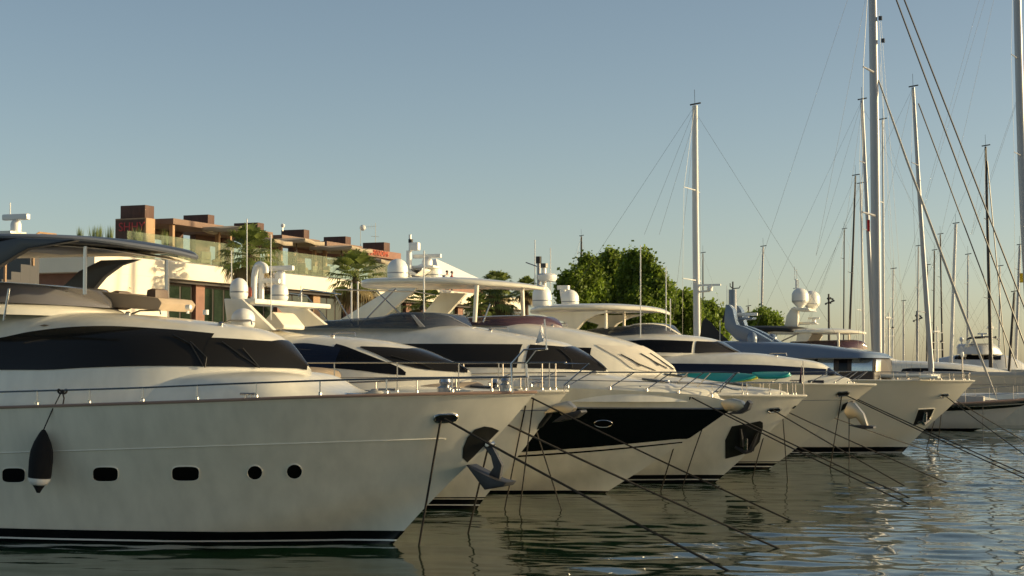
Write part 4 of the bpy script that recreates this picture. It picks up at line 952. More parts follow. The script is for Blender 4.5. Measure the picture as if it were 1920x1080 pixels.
for bt, sf, us in ((A, dA, (1.6, 3.6)), (B2, d2, (3.2,)), (B3, d3, (3., 5.)), (B4, d4, (3.5, 5.5)), (B5, d5, (2., 4.5, 6.))):
    for uu in us:
        u = sf.un - uu; h = float(sf.hr(u)); o = MB().lathe([(.05, 0), (.055, .05), (.03, .08)], (u, -.5, h-.03), 10).build('roof_lamp', 'chrome', bt.root)
        MB().tube([(u-.7, .4, h-.02), (u-.35, .4, h+.10), (u+.1, .4, h+.10), (u+.12, .4, h+.02)], .018, 5).build('grab_rail', 'chrome', bt.root)
# ------------------------------------------------------------------ blue-grey yacht
b = B6 = Boat(1690, 850, 'motor_yacht', 'motor yacht with blue-grey upper deck, blue-grey mast arch and pale saloon windows')
h6 = Hull(b.fr, [(1827, 714), (1782, 762), (1735, 804), (1690, 850)], [(1827, 714), (1700, 713.5), (1500, 712), (1200, 711)], 2.8, 24, Le=9, p=(2.0, 2.9), flare=1.5, chine=(1.2, -4, 1., .65))
h6.mesh(b.root, m='gel2'); h6.deckmesh(b.root); h6.rim(b.root, 'rub_rail', 'gel', .03)
h6.band(b.root, 'boot_stripe', 'boot', -.45, .24, .012); h6.band(b.root, 'waterline_stripe', 'white', .03, .055, .018)
decal(h6, [(1721, 767), (1752, 765.5), (1742, 789), (1734, 793), (1710, 799)], b.root, 'anchor_pocket', 'pocket', .010, sub=3, rim='gel2')
an = MB().tube([hp(h6, 1734, 770, .08), hp(h6, 1731, 786, .12)], [.06, .10], 8).build('anchor', 'chrome', b.root)
MB().tube([hp(h6, 1719, 788, .08), hp(h6, 1730, 789, .14), hp(h6, 1741, 785, .08)], [.05, .11, .05], 6).build('fluke', 'chrome', an)
decal(h6, [(1762, 742), (1766, 739), (1777, 738.5), (1779, 740), (1775, 743), (1766, 744)], b.root, 'fairlead', 'rubber', .012, rim='chrome')
b.rail(h6, [(1640, 697), (1700, 698), (1760, 699), (1818, 700)], [1650, 1675, 1700, 1725, 1750, 1780, 1805, 1816], r=.014, inset=.1, mids=(.5,))
MB().box(tuple(b.p(1560, 708, -1.2)), tuple(b.p(1765, 701, 1.2))).build('foredeck_trunk', 'gel', b.root, bevel=.08)
MB().box(tuple(b.p(1722, 710, -1.9)), tuple(b.p(1764, 705, -1.2))).build('deck_locker', 'gel', b.root, bevel=.05)
d6 = Loft(b.fr, [(1300, 668), (1652, 671), (1664, 673), (1668, 700)], 2.5, 1.75, .35, p=2.5, n=9, tum=.02); d6.mesh(b.root, 'saloon', 'bframe')
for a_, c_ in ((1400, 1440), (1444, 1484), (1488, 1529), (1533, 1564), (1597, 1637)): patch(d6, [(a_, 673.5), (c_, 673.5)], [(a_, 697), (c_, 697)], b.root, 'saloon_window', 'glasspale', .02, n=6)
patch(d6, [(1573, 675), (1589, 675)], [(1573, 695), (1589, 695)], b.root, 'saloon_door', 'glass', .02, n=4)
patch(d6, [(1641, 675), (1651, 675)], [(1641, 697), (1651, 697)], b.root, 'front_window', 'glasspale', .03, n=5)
r6 = Loft(b.fr, [(1300, 640), (1423, 640.5), (1520, 645), (1582, 652), (1642, 660.5), (1655, 663), (1672, 671)], [(1300, 671), (1672, 671)], 2.0, .9, p=2.6, n=7, tum=.16); r6.mesh(b.root, 'upper_deck', 'bluegrey')
MB().box((r6.ua+.02, -1.9, float(r6.hb(0))-.03), (r6.un-.9, 1.9, float(r6.hb(0))+.05)).build('deck_edge', 'bluegrey', b.root)
b.plate('mast_arch', [(1361, 600), (1363, 573), (1370, 571), (1377, 580), (1381, 598), (1384, 609), (1397, 613), (1418, 622), (1450, 640), (1400, 645), (1383, 637), (1362, 616)], -.9, -.4, 'bluegrey', both=True, yref=-.65)
b.tube('mast_column', [(1374, 600), (1374, 543)], 0, .16, 'bluegrey', 10)
b.tube('mast_head', [(1374, 543), (1374, 528)], 0, .035, 'dkgrey', 6); b.tube('wind_arm', [(1374, 541), (1386, 540), (1388, 536)], 0, .02, 'dkgrey', 5); b.tube('wind_arm', [(1374, 541), (1369, 537), (1369, 531)], 0, .02, 'dkgrey', 5)
b.dome(1410.5, 650, 20, 28, -1.0, m='bluegrey'); b.dome(1448, 643, 19, 17, .8, m='bluegrey')
b.radar(1399, 590, 44, .2, (6, 7)); b.plate('radar_shelf', [(1380, 597), (1416, 595), (1414, 599), (1382, 601)], -.3, .3, 'bluegrey')
b.plate('sun_awning', [(1336, 604), (1342, 598), (1354, 608), (1364, 620), (1386, 641), (1330, 641)], -.03, .03, 'rubber', yref=1.5)
b.tube('awning_pole', [(1364, 572), (1355, 605)], 0, .05, 'rubber'); b.tube('flagstaff', [(1805, 714), (1804, 664)], 0, .03, 'chrome'); c = b.p(1804, 665, 0); MB().lathe([(.03, -.1), (.07, 0), (.05, .1)], c, 10).build('bow_lamp', 'white', b.root)
b.whip(1350, 640, 600, -1.); b.whip(1363, 600, 535, .0)
# ------------------------------------------------------------------ twin dome yacht
b = B7 = Boat(1918, 789, 'motor_yacht', 'white motor yacht with twin domes on a curved mast leg behind the blue-grey one')
h7 = Hull(b.fr, [(1998, 706), (1918, 789)], [(1998, 706), (1850, 705), (1600, 704), (1200, 703)], 2.9, 26, Le=10, p=(1.4, 2.3))
h7.mesh(b.root, m='hullgrey'); h7.deckmesh(b.root); h7.rim(b.root, 'rub_rail', 'gel', .04); h7.band(b.root, 'boot_stripe', 'boot', -.45, .2, .004)
on_hull_line(b, h7, [(1800, 722), (1900, 720), (1960, 719)], .02, 'hull_crease', 'grey')
d7 = Loft(b.fr, [(1500, 674), (1680, 676), (1754, 678.5), (1813, 683), (1865, 691), (1903, 701), (1908, 706)], 2.5, 2.6, 6, p=2.3, n=4.5, tum=.08); d7.mesh(b.root)
patch(d7, [(1687, 700), (1693, 692), (1720, 690.5), (1780, 692), (1830, 697), (1864, 701)], [(1687, 700.5), (1700, 703), (1864, 703)], b.root, 'side_window', 'glass', .03)
c7 = Loft(b.fr, [(1440, 650), (1560, 646), (1600, 650), (1640, 662), (1700, 680)], 2.6, 2.3, 5, n=4); c7.mesh(b.root, 'flybridge_coaming')
f7 = Loft(b.fr, [(1490, 640), (1560, 638), (1600, 637), (1618, 640), (1626, 650)], [(1480, 654), (1626, 654)], 1.7, 2, n=4); f7.mesh(b.root, 'flybridge_windscreen', 'flyp')
S7 = Slab(b.fr, [(1440, 617), (1518, 616), (1560, 616), (1590, 617), (1612, 620), (1624, 623)], .36, 2.1, 3.5, 1., n=3.2); S7.mesh(b.root, 'hardtop', 'gel')
Slab(b.fr, [(1388, 612), (1440, 611), (1500, 613), (1518, 616)], .42, 2.3, .8, .6).mesh(b.root, 'aft_awning', 'rubber')
b.plate('mast_leg', [(1472, 614), (1476, 592), (1483, 581), (1490, 575), (1498, 578), (1497, 614)], -.8, -.3, 'gel')
b.plate('dome_shelf', [(1488, 578), (1500, 584), (1526, 584), (1522, 578)], -1.1, 1.1, 'gel', bevel=.06)
for px, yb, y_ in ((1500.5, 578, -.5), (1522, 583, .8)):
    c = b.p(px, yb, y_); k = b.fr.world(c).y/F
    o = MB().lathe([(5*k, 0), (6*k, 2*k), (15.5*k, 12*k), (15.8*k, 16*k), (15.8*k, 24*k)] + [(max(15.8*k*math.cos(a), .01), (24 + 14*math.sin(a))*k) for a in [i*math.pi/16 for i in range(1, 9)]], c, 24).build('satellite_dome', 'dome', b.root)
    MB().lathe([(15.95*k, 0), (15.95*k, 1.2*k)], c + Vector((0, 0, 12.5*k)), 24).build('joint_ring', 'grey', o)
b.plate('hardtop_leg', [(1493, 641), (1496, 622), (1524, 622), (1519, 632), (1514, 640)], -1.8, -1.6, 'gel', both=True); b.tube('hardtop_post', [(1572, 624), (1572, 650)], -1.7, .07, 'gel', 8, both=True)
b.radar(1526, 597, 22, .2, (4, 8)); b.plate('radar_shelf', [(1496, 604), (1530, 604), (1535, 608), (1496, 609)], -.4, .4, 'gel')
hd = b.tube('mast_head', [(1493, 541), (1493, 524)], -.3, .07, 'dome', 8); b.tube('crosstree', [(1487, 541), (1497, 541), (1497, 526), (1489, 523)], -.3, .03, 'dome', 5, parent=hd)
b.tube('navigation_pole', [(1465, 640), (1512, 618)], -1.9, .04, 'chrome'); b.whip(1490, 524, 500, -.3, .02); b.whip(1494, 524, 505, -.3, .02)
# ------------------------------------------------------------------ big sailing yacht
def mast(fr, root, pts, wpx, m, y=0., name='mast', el=1.3):
    P = []
    for x, py in pts: u, h = fr.at_y(x, py, y); P.append(Vector((u, y, h)))
    k = fr.world(P[0]).y/F/2; n = len(P); rows = []
    P = arc(P, 5); n = len(P); wf = lambda t: np.interp(t, np.linspace(0, 1, len(wpx)), wpx) if isinstance(wpx, (list, tuple)) else wpx
    for i, p in enumerate(P):
        r = float(wf(i/(n-1)))*k; rows.append([(p.x + r*math.cos(a)*1.05, p.y + r*math.sin(a)/el, p.z) for a in [2*math.pi*j/14 for j in range(14)]])
    mb = MB().grid(rows, True); mb.f.append(tuple(range(14))); mb.f.append(tuple(range(len(mb.v)-14, len(mb.v)))); return mb.build(name, m, root), P
def wires(fr, root, L, r=.008, m='wire', name='stay'):
    for a in L:
        y0, y1 = (a[4], a[5]) if len(a) > 4 else (0, 0); u0, h0 = fr.at_y(a[0], a[1], y0); u1, h1 = fr.at_y(a[2], a[3], y1)
        MB().tube([(u0, y0, h0), (u1, y1, h1)], r, 5).build(name, m, root)
def spreader(fr, root, px, py, half, r=.03, m='mast', sweep=-.15, parent=None):
    u, h = fr.at_y(px, py, 0)
    MB().tube([(u+sweep*half, -half, h+.04), (u, 0, h), (u+sweep*half, half, h+.04)], [r*.6, r, r*.6], 6).build('spreader', m, parent or root); return u, h
def shrouds(root, top, sprs, base_half, r=.007):
    (ut, ht) = top
    for sg in (-1, 1):
        P = [(ut, 0.04*sg, ht)] + [(u-.15*hf, hf*sg, h) for u, h, hf in sprs] + [(ut-.2, base_half*sg, 1.6)]
        MB().tube(P, r, 5).build('shroud', 'wire', root)
b = S1 = Boat(1826, 808, 'sailing_yacht', 'large sailing yacht with the widest mast, pale hull and dark sheer stripe', 'sailing yacht', 'sailing yachts with bare masts')
hs1 = Hull(b.fr, [(1985, 741), (1925, 757), (1871, 793), (1826, 808)], [(1985, 741), (1920, 749), (1784, 757), (1600, 762), (1300, 765)], 2.9, 22, Le=10, p=(2.0, 2.2))
hs1.mesh(b.root, m='hullgrey'); hs1.deckmesh(b.root, 'teak'); hs1.rim(b.root, 'toe_rail', 'teak', .06); hs1.band(b.root, 'boot_stripe', 'boot', -.45, .14, .004)
patch(hs1, [(1500, 764), (1784, 759), (1920, 751.5), (1970, 745)], [(1500, 775), (1784, 770), (1920, 761), (1962, 749)], b.root, 'sheer_stripe', 'black', .01, n=50)
c7_ = Loft(b.fr, [(1300, 742), (1640, 745), (1740, 748), (1800, 754), (1810, 760)], 1.2, 1.5, 4, n=4); c7_.mesh(b.root, 'coachroof')
for x in (1806, 1822, 1838): 
    c = b.p(x, 746, -.5); MB().box((c.x-.25, c.y-.3, c.z-.35), (c.x+.2, c.y+.3, c.z+.1)).build('deck_bag', 'furl', b.root, bevel=.08)
mo, P = mast(b.fr, b.root, [(1634, -130), (1640, 250), (1645, 750)], [13.5, 16.5, 18.5], 'mast', el=1.35)
sp = [spreader(b.fr, b.root, 1639, 136, 1.7, .07) + (1.7,), spreader(b.fr, b.root, 1642, 405, 2.1, .07) + (2.1,)]
shrouds(b.root, (P[0].x, P[0].z), sp, 2.6, .012)
wires(b.fr, b.root, [(1636, -120, 1957, 742), (1637, -150, 1985, 741)], .045, 'mastdk', 'forestay')
b.tube('furled_staysail', [(1647, 150), (1700, 300), (1800, 570), (1866, 741)], 0, [.04, .06, .075, .05], 'furl', 8)
wires(b.fr, b.root, [(1634, -60, 1530, 480), (1632, -130, 1430, 480), (1650, 120, 1690, 690, .3, 1.5), (1652, 40, 1700, 690, .3, 2.2), (1648, 20, 1680, 690, .2, 1.)], .006)
for x, y in ((1652, 34), (1657, 76)): c = b.p(x, y, 0); MB().box((c.x-.12, -.1, c.z-.1), (c.x+.05, .1, c.z+.1)).build('deck_light', 'dkgrey', b.root)
MB().grid([[b.p(1626+5*i/3, 412 + 22*j/4, -1.9+.1*math.sin(j)) for j in range(5)] for i in range(4)]).build('courtesy_flag', 'flagr', b.root)
MB().box(tuple(b.p(1420, 748, -.2)), tuple(b.p(1640, 742, .2))).build('boom', 'furl', b.root, bevel=.1)
b.rail(hs1, [(1700, 735), (1850, 727), (1975, 718)], [1720, 1765, 1810, 1855, 1900, 1945, 1970], r=.012, inset=.1, mids=(.5,))
# ------------------------------------------------------------------ other sailing yachts (hulls mostly hidden)
def sailboat(Y, pts, wpx, m, label, spr=(), L=14., B=2., fb=1.3, hull='gel', wl=(), fw=(), furl=None, radar=None, shr=True, ang=-TH, base_px=None, flag=None, name='sailing_yacht'):
    bx, by = pts[-1]; c = at_depth(bx, by, Y); fr = Frame((c.x, c.y), ang)
    root = empty(name, (c.x, c.y, 0), ang, label, 'sailing yacht', 'sailing yachts with bare masts')
    u0 = L*.42; raw = [(u0-1.6, -.4), (u0-.6, 0), (u0+.5, fb*.6), (u0+1.1, fb)]
    h = Hull(fr, raw, [(u0+1.1, fb), (u0-4, fb*.93), (u0-L*.7, fb*.88), (u0-L, fb*.92)], B, L*.56, Le=L*.55, p=(1.5, 2.0), raw=True, hb=-.4)
    h.mesh(root, m=hull, nt=30, ne=8); h.deckmesh(root)
    Loft(fr, [(-L*.32, fb+.45), (0, fb+.5), (L*.14, fb+.35), (L*.24, fb)], fb-.15, B*.6, 3., n=4, raw=True).mesh(root, 'coachroof', 'gel', 20, 16)
    MB().tube([(-.2, 0, fb+1.5), (-L*.36, 0, fb+1.6)], [.16, .12], 8).build('boom', 'furl', root)
    mo, P = mast(fr, root, list(pts[:-1]) + [(bx, by)], wpx, m); top = (P[0].x, P[0].z)
    MB().tube([(P[-1].x, 0, fb-.2), P[-1]], wpx*Y/F/2 if not isinstance(wpx, (list, tuple)) else wpx[-1]*Y/F/2, 10).build('mast_foot', m, root)
    sp = []
    for (x, y, hf) in spr: u, hh = spreader(fr, root, x, y, hf, .035, m); sp.append((u, hh, hf))
    if shr: shrouds(root, top, sp or [(P[0].x, (P[0].z+fb)/2, B*.4)], B*.9)
    MB().tube([(top[0], 0, top[1]), (top[0]-.02, 0, top[1]+.8)], .012, 5).tube([(top[0]-.25, 0, top[1]+.05), (top[0]+.3, 0, top[1]+.12)], .04, 5).build('masthead', 'wire', root)
    if not fw: MB().tube([(top[0], 0, top[1]-.3), (u0+.9, 0, fb)], .006, 5).build('forestay', 'wire', root)
    wires(fr, root, fw, .04, 'mastdk', 'forestay'); wires(fr, root, list(wl) + [], .006)
    MB().tube([(top[0], 0, top[1]), (-L*.55, 0, fb)], .006, 5).build('backstay', 'wire', root)
    if furl: MB().tube([Vector((fr.at_y(x, y, 0)[0], 0, fr.at_y(x, y, 0)[1])) for x, y in furl], .08, 6).build('furled_sail', 'furl', root)
    if radar:
        u, hh = fr.at_y(radar[0], radar[1], 0); o = MB().tube([(u-.6, 0, hh-.15), (u, 0, hh-.12)], .05, 6).lathe([(.14, -.12), (.16, .05), (.1, .12)], (u, 0, hh), 12).build('radar', 'dome', root)
        MB().box((u-.7, -.06, hh+.13), (u+.55, .06, hh+.22)).build('scanner_bar', 'dome', o)
    if flag: MB().grid([[Vector((fr.at_y(flag[0]+flag[2]*i/3, flag[1]+flag[3]*j/3, .5+.1*math.sin(i+j))[0], .5+.1*math.sin(i+j), fr.at_y(flag[0], flag[1]+flag[3]*j/3, .5)[1])) for j in range(4)] for i in range(4)]).build('flag', flag[4], root)
    return fr, root
sailboat(84, [(1303, 198), (1304, 400), (1307, 640)], [10, 12, 13], 'mastw', 'sailing yacht whose silver mast with radar bar stands right of the green trees', [(1305, 357, 1.4), (1306, 526, 1.6)], L=19, fb=1.5,
         wl=((1300, 210, 1208, 440), (1300, 230, 1236, 440), (1302, 240, 1262, 600, 0, 1.2)), radar=(1331, 541))
sailboat(102, [(1616, 188), (1626, 400), (1640, 690)], [6, 7, 8.5], 'mast', 'sailing yacht with a raked mast leaning into the widest mast from the left', [(1622, 306, 1.0), (1631, 433, 1.2)], L=17, wl=((1614, 196, 1530, 480), (1616, 200, 1578, 480)))
sailboat(98, [(1712, 164), (1726, 400), (1746, 690)], [6, 7.5, 10.5], 'mast', 'sailing yacht with a raked grey mast right of the furled staysail', [(1722, 310, 1.3), (1736, 586, 1.5)], L=18, fw=((1722, 194, 1908, 690),), wl=((1710, 172, 1650, 440),), radar=None)
sailboat(97, [(1903, -190), (1916, 300), (1936, 690)], [13, 15, 16], 'mast', 'sailing yacht with the thick mast at the right picture edge', [(1908, 110, 1.4), (1915, 292, 1.6)], L=17, hull='darkred', wl=((1912, 170, 1820, 440), (1912, 175, 1824, 440), (1888, -190, 1735, 370), (1908, -200, 1762, 450)), flag=(1912, 512, 20, 18, 'flagy'))
sailboat(112, [(1848, 275), (1853, 480), (1858, 690)], [4, 5.5, 7], 'mastdk', 'sailing yacht with a thin black mast near the right edge', [(1851, 412, .75), (1855, 560, 1.3)], L=14, fw=((1851, 302, 1887, 690),), wl=((1847, 285, 1822, 440),))
sailboat(140, [(1792, 420), (1787, 560), (1783, 690)], [5, 6, 7], 'mastw', 'sailing yacht with a pale blue-white mast between two darker rigs', [(1788, 530, 1.)], L=13)
sailboat(150, [(1431, 463), (1429, 540), (1427, 690)], [3, 4, 4], 'mast', 'distant sailing yacht whose thin mast stands above the low round tree', [(1429, 525, .8)], L=11)
sailboat(190, [(1090, 443), (1090, 560), (1090, 690)], [3, 4, 4], 'mastdk', 'distant sailing yacht whose mast top pokes above the left green tree', [(1090, 474, .9)], L=11)
sailboat(160, [(1722, 462), (1721, 580), (1720, 690)], [2.5, 3, 3.5], 'mast', 'distant sailing yacht, thin mast left of the raked grey mast', [(1721, 540, .9)], L=11)
sailboat(165, [(1752, 470), (1751, 580), (1750, 690)], [2.5, 3, 3.5], 'mastdk', 'distant sailing yacht, thin dark mast close right of the raked grey mast', [(1751, 545, .9), (1751, 606, .9)], L=11)
sailboat(158, [(1763, 440), (1765, 560), (1768, 690)], [2.5, 3, 4], 'mastdk', 'distant sailing yacht, dark brownish mast with many crosstrees', [(1764, 520, .9), (1766, 577, 1.0)], L=12)
sailboat(145, [(1912, 460), (1908, 580), (1904, 690)], [4, 5, 6], 'mast', 'sailing yacht with a plain grey mast behind the crossed dark stays', [(1908, 505, .9)], L=12)
sailboat(125, [(1604, 330), (1598, 500), (1590, 690)], [3, 4, 4.5], 'mastdk', 'sailing yacht with a thin dark mast left of the widest mast', [(1599, 512, 1.0)], L=12)
sailboat(132, [(1613, 345), (1617, 500), (1620, 690)], [3, 4, 4.5], 'mastw', 'sailing yacht with a thin white mast close left of the widest mast', [(1616, 582, 1.1)], L=12)
sailboat(118, [(1655, 225), (1656, 440), (1657, 690)], [3, 4, 5], 'mastw', 'sailing yacht with a thin white mast just right of the widest mast', [(1656, 380, 1.)], L=13)
sailboat(175, [(1318, 475), (1318, 580), (1318, 690)], [2, 2.5, 3], 'mastdk', 'distant sailing yacht, hair-thin dark mast right of the silver mast', [(1318, 560, .8)], L=10)
sailboat(170, [(1403, 575), (1405, 620), (1406, 690)], [3, 3, 3], 'mastdk', 'distant sailing yacht, short dark mast top over the low round tree', [], L=10)
sailboat(128, [(1902, 548), (1897, 620), (1892, 690)], [4, 5, 5], 'mastdk', 'sailing yacht with a short dark leaning mast at the right edge', [], L=11)
sailboat(182, [(1694, 565), (1694, 620), (1694, 690)], [2.5, 3, 3], 'mast', 'distant sailing yacht, short thin mast left of the floodlight pole', [], L=10)
for i, (px, yt, Y, wd, mt, lb) in enumerate(((1674, 505, 150, 3, 'mastw', 'distant sailing yacht, thin pale mast right of the widest mast near the horizon'), (1738, 498, 155, 2.5, 'mastdk', 'distant sailing yacht, thin dark mast hidden partly by the raked grey mast'), (1814, 478, 150, 3, 'mast', 'distant sailing yacht, thin grey mast crossed by the furled staysail foot'),
        (1874, 500, 150, 3, 'mast', 'distant sailing yacht, thin grey mast right of the black mast'),
        (1582, 430, 175, 2.5, 'mastdk', 'distant sailing yacht, thin dark mast between twin domes and widest mast'), )):
    sailboat(Y, [(px+1, yt), (px, 600), (px-1, 690)], [wd*.8, wd, wd], mt, lb, [(px, yt+55, .9)], L=11)
def radar_pole(px, py, Y, label):
    c = at_depth(px, 690, Y); t = at_depth(px, py, Y); o = empty('signal_mast', (c.x, c.y, 0), .4, label, 'signal mast', 'signal masts of far boats'); H = t.z; k = Y/F
    MB().tube([(0, 0, -.3), (0, 0, H)], [.11, .05], 8).build('pole', 'mastw', o)
    for z, hw in ((H-12*k, 12), (H-30*k, 16), (H-44*k, 13)): MB().tube([(-hw*k, 0, z), (hw*k, 0, z)], .03, 5).build('crossarm', 'mastw', o)
    MB().box((-8*k, -.12, H-11*k), (4*k, .12, H-8*k)).build('scanner_bar', 'dome', o); MB().lathe([(2*k, 0), (2.4*k, 1.5*k), (1.2*k, 3.5*k)], (9*k, 0, H-29.5*k), 12).build('lamp', 'dkgrey', o)
    MB().tube([(12*k, 0, H-12*k), (12*k, 0, H+5*k)], .015, 5).build('whip_aerial', 'mastw', o)
radar_pole(1667, 586, 120, 'pale signal mast with crossarms immediately right of the widest mast')
radar_pole(1758, 612, 135, 'pale signal mast with crossarms right of the raked grey mast')
radar_pole(1860, 604, 140, 'pale signal mast with a wide crossarm right of the black mast')
# ------------------------------------------------------------------ floodlight poles
def flood(px, py_top, py_b, Y, label):
    c = at_depth(px, py_b, Y); t = at_depth(px, py_top, Y); o = empty('floodlight_pole', (c.x, c.y, 1.2), 0, label, 'floodlight', 'harbour floodlight poles'); H = t.z - 1.2
    MB().tube([(0, 0, 0), (0, 0, H)], [.13, .07], 8).build('pole', 'bframe', o); k = Y/F
    MB().tube([(-6*k, 0, H-18*k), (8*k, 0, H-14*k)], .05, 5).tube([(-3*k, 0, H-8*k), (8*k, 0, H-10*k)], .05, 5).build('crossarm', 'bframe', o)
    for dx, dz in ((-6, -19), (-2, -9), (3, -8), (7, -10), (9, -13), (3, -17), (6, -14)):
        MB().lathe([(1.*k, -1.5*k), (1.9*k, 0), (1.9*k, 1.*k)], (dx*k, -.1, H+dz*k), 10, 'y').build('lamp_head', 'dkgrey', o)
flood(1555, 551, 690, 130, 'dark floodlight pole with clustered lamps right of the twin domes')
flood(1720, 583, 690, 170, 'far floodlight pole with clustered lamps behind the raked grey mast')
# ------------------------------------------------------------------ far motor yacht and boat shed at the right
b = Boat(1985, 765, 'motor_yacht', 'far white motor yacht with dark bimini top and small domes behind the furled staysail')
h = Hull(b.fr, [(2040, 694), (1985, 765)], [(2040, 694), (1900, 693), (1600, 692)], 2.8, 20, Le=9); h.mesh(b.root, m='hullgrey', nt=40); h.deckmesh(b.root)  # white hull greyed: haze put into its colour
d = Loft(b.fr, [(1760, 672), (1800, 666), (1880, 666), (1910, 676), (1930, 690)], 2.8, 2.3, 4, n=4); d.mesh(b.root, 'deckhouse', 'hullgrey')  # grey on a white deckhouse: shade and haze painted into the colour
patch(d, [(1790, 664), (1880, 664)], [(1790, 674), (1880, 675)], b.root, 'side_window', 'glass', .03)
d = Loft(b.fr, [(1800, 645), (1860, 644), (1872, 652), (1880, 664)], [(1790, 664), (1880, 664)], 1.9, 2, n=4); d.mesh(b.root, 'flybridge_coaming', 'hullgrey')  # coaming greyed likewise, shade and haze painted in
Slab(b.fr, [(1812, 637), (1820, 632), (1850, 630), (1868, 633), (1874, 640)], .14, 1.8, 1., 1.).mesh(b.root, 'bimini_top', 'rubber')
b.plate('radar_arch', [(1800, 675), (1812, 640), (1820, 636), (1816, 650), (1810, 676)], -1.7, -1.5, 'gel', both=True); b.radar(1842, 626, 18, 0, (3, 6))
b.dome(1803, 640, 8, 8, .5); b.dome(1799, 655, 10, 9, -.5); b.tube('dome_post', [(1803, 640), (1803, 672)], .5, .08, 'dome', 6)
c0 = at_depth(1905, 690, 210)
sh = empty('boat_shed', (c0.x, c0.y, 0), -TH, 'pale rounded boat shed at the right edge behind the dark stays', 'shed')
k = 210/F; MB().plate([(-36*k, 0), (-36*k, 38*k)] + [(x*k, (38 + 13*math.cos(x/36*1.5))*k) for x in range(-30, 31, 6)] + [(36*k, 38*k), (36*k, 0)], -9, 0).build('walls', 'hullgrey', sh)
MB().box((8*k, -9.03, 0), (34*k, -9.003, 36*k)).build('door', 'glasspale', sh); MB().box((36*k+.003, -8, 0), (36*k+.03, -1, 34*k)).build('door', 'wood', sh)
# ------------------------------------------------------------------ mooring lines
def rope(p0, p1, r, label, sag=.02, knot=None):
    P0, P1 = Vector(p0), Vector(p1); o = empty('mooring_line', P0, 0, label, 'mooring line', 'mooring lines at the bows'); d = P1 - P0; L = d.length
    pts = [d*(k/24) - Vector((0, 0, 4*sag*L*(k/24)*(1-k/24))) for k in range(25)]
    MB().tube(pts, r, 6).build('rope', 'rope', o); return o
def start(bt, hull, px, py, port=False, y=None):
    if y is not None: return bt.fr.world(bt.p(px, py, y))
    if port:
        v = hull.B*.3
        for _ in range(30):
            u, h = bt.fr.at_y(px, py, v); v += .5*(float(hull.v(u, h)) - v)
        return bt.fr.world(Vector((u, v, h)))
    u, h = hull.pick(px, py); return bt.fr.world(hull.pt(u, h, .02)[0])
W = lambda px, py: on_water(px, py, -.15)
rope(start(A, hA, 833, 784), W(1404, 1090), .022, 'thick line from the nearest yacht\'s oval fairlead running out of the bottom of the photo', .006)
rope(start(A, hA, 826, 787), W(783, 1040), .020, 'slack line dropping from the nearest yacht\'s oval fairlead to the water', -.012)
rope(start(A, hA, 935, 788, True), W(1494, 1043), .020, 'long line leaving the nearest yacht\'s far bow side toward the lower middle', .006)
rope(start(A, hA, 925, 800, True), W(875, 1013), .018, 'slack line hanging behind the nearest yacht\'s hanging anchor', -.01)
rope(start(B2, h2, 990, 742), W(1518, 992), .019, 'long line from the slanted-pillar yacht\'s near bow side', .006)
rope(start(B2, h2, 985, 760), W(944, 967), .016, 'leftmost of the three slack lines under the slanted-pillar yacht\'s bow', -.008)
rope(start(B2, h2, 1000, 745), W(973, 970), .016, 'middle one of the three slack lines under the slanted-pillar yacht\'s bow', -.008)
rope(start(B2, h2, 0+1000, 790, True), W(1057, 969), .016, 'slack line from the slanted-pillar yacht slanting right to the water', .006)
rope(start(B3, h3, 1297, 745), W(1736, 960), .018, 'long line from the near bow side of the black banded yacht', .006)
rope(start(B3, h3, 1345, 765, True), W(1732, 945), .018, 'long line from the far bow side of the black banded yacht', .006)
rope(start(B3, h3, 1294, 744), W(1236, 932), .017, 'slack line falling across the black painted bow into the water', -.02)
rope(start(B3, h3, 1318, 800, True), W(1276, 925), .015, 'slack line behind the black painted bow stem', -.012)
rope(start(B4, h4, 1449, 768), W(1716, 922), .018, 'taut line from the small oval fairlead above the dark anchor pocket', .005)
rope(start(B4, h4, 1446, 770), W(1408, 907), .016, 'slack line dropping from the fairlead above the dark anchor pocket', -.015)
rope(start(B4, h4, 1478, 773, True), W(1798, 915), .017, 'long line from the far side of the cream covered yacht\'s bow', .005)
rope(start(B4, h4, 1468, 786, True), W(1477, 907), .015, 'near vertical slack line behind the cream covered yacht\'s stem', -.01)
rope(start(B5, h5, 1583, 739), W(1992, 928), .018, 'lower of two parallel lines from the paddleboard yacht\'s fairlead going right', .004)
rope(start(B5, h5, 1600, 745, True), W(1990, 918), .018, 'upper of two parallel lines from the paddleboard yacht\'s bow going right', .004)
rope(start(B5, h5, 1560, 782, True), W(1827, 872), .016, 'line from low on the paddleboard yacht\'s far bow side', .005)
rope(start(B5, h5, 1578, 741), W(1555, 888), .016, 'slack line dropping from the paddleboard yacht\'s fairlead', -.012)
rope(B5.fr.world(B5.p(1592, 786, 0)), W(1592, 897), .015, 'slack line hanging straight below the tan steel anchor', -.003)
rope(start(B6, h6, 1771, 741), W(1960, 880), .018, 'line from the blue-grey yacht\'s fairlead to the right edge', .004)
rope(start(B6, h6, 1787, 748, True), W(1970, 855), .018, 'line from the far bow side of the blue-grey yacht to the right edge', .004)
rope(start(B6, h6, 1768, 743), W(1757, 853), .016, 'slack line dropping from the blue-grey yacht\'s fairlead', -.008)
rope(start(B6, h6, 1752, 790, True), W(1735, 850), .014, 'slack line under the blue-grey yacht\'s stem', -.008)
rope(S1.fr.world(S1.p(1843, 755, -1.2)), W(1843, 832), .016, 'vertical slack line in front of the pale hull of the large sailing yacht', .0)
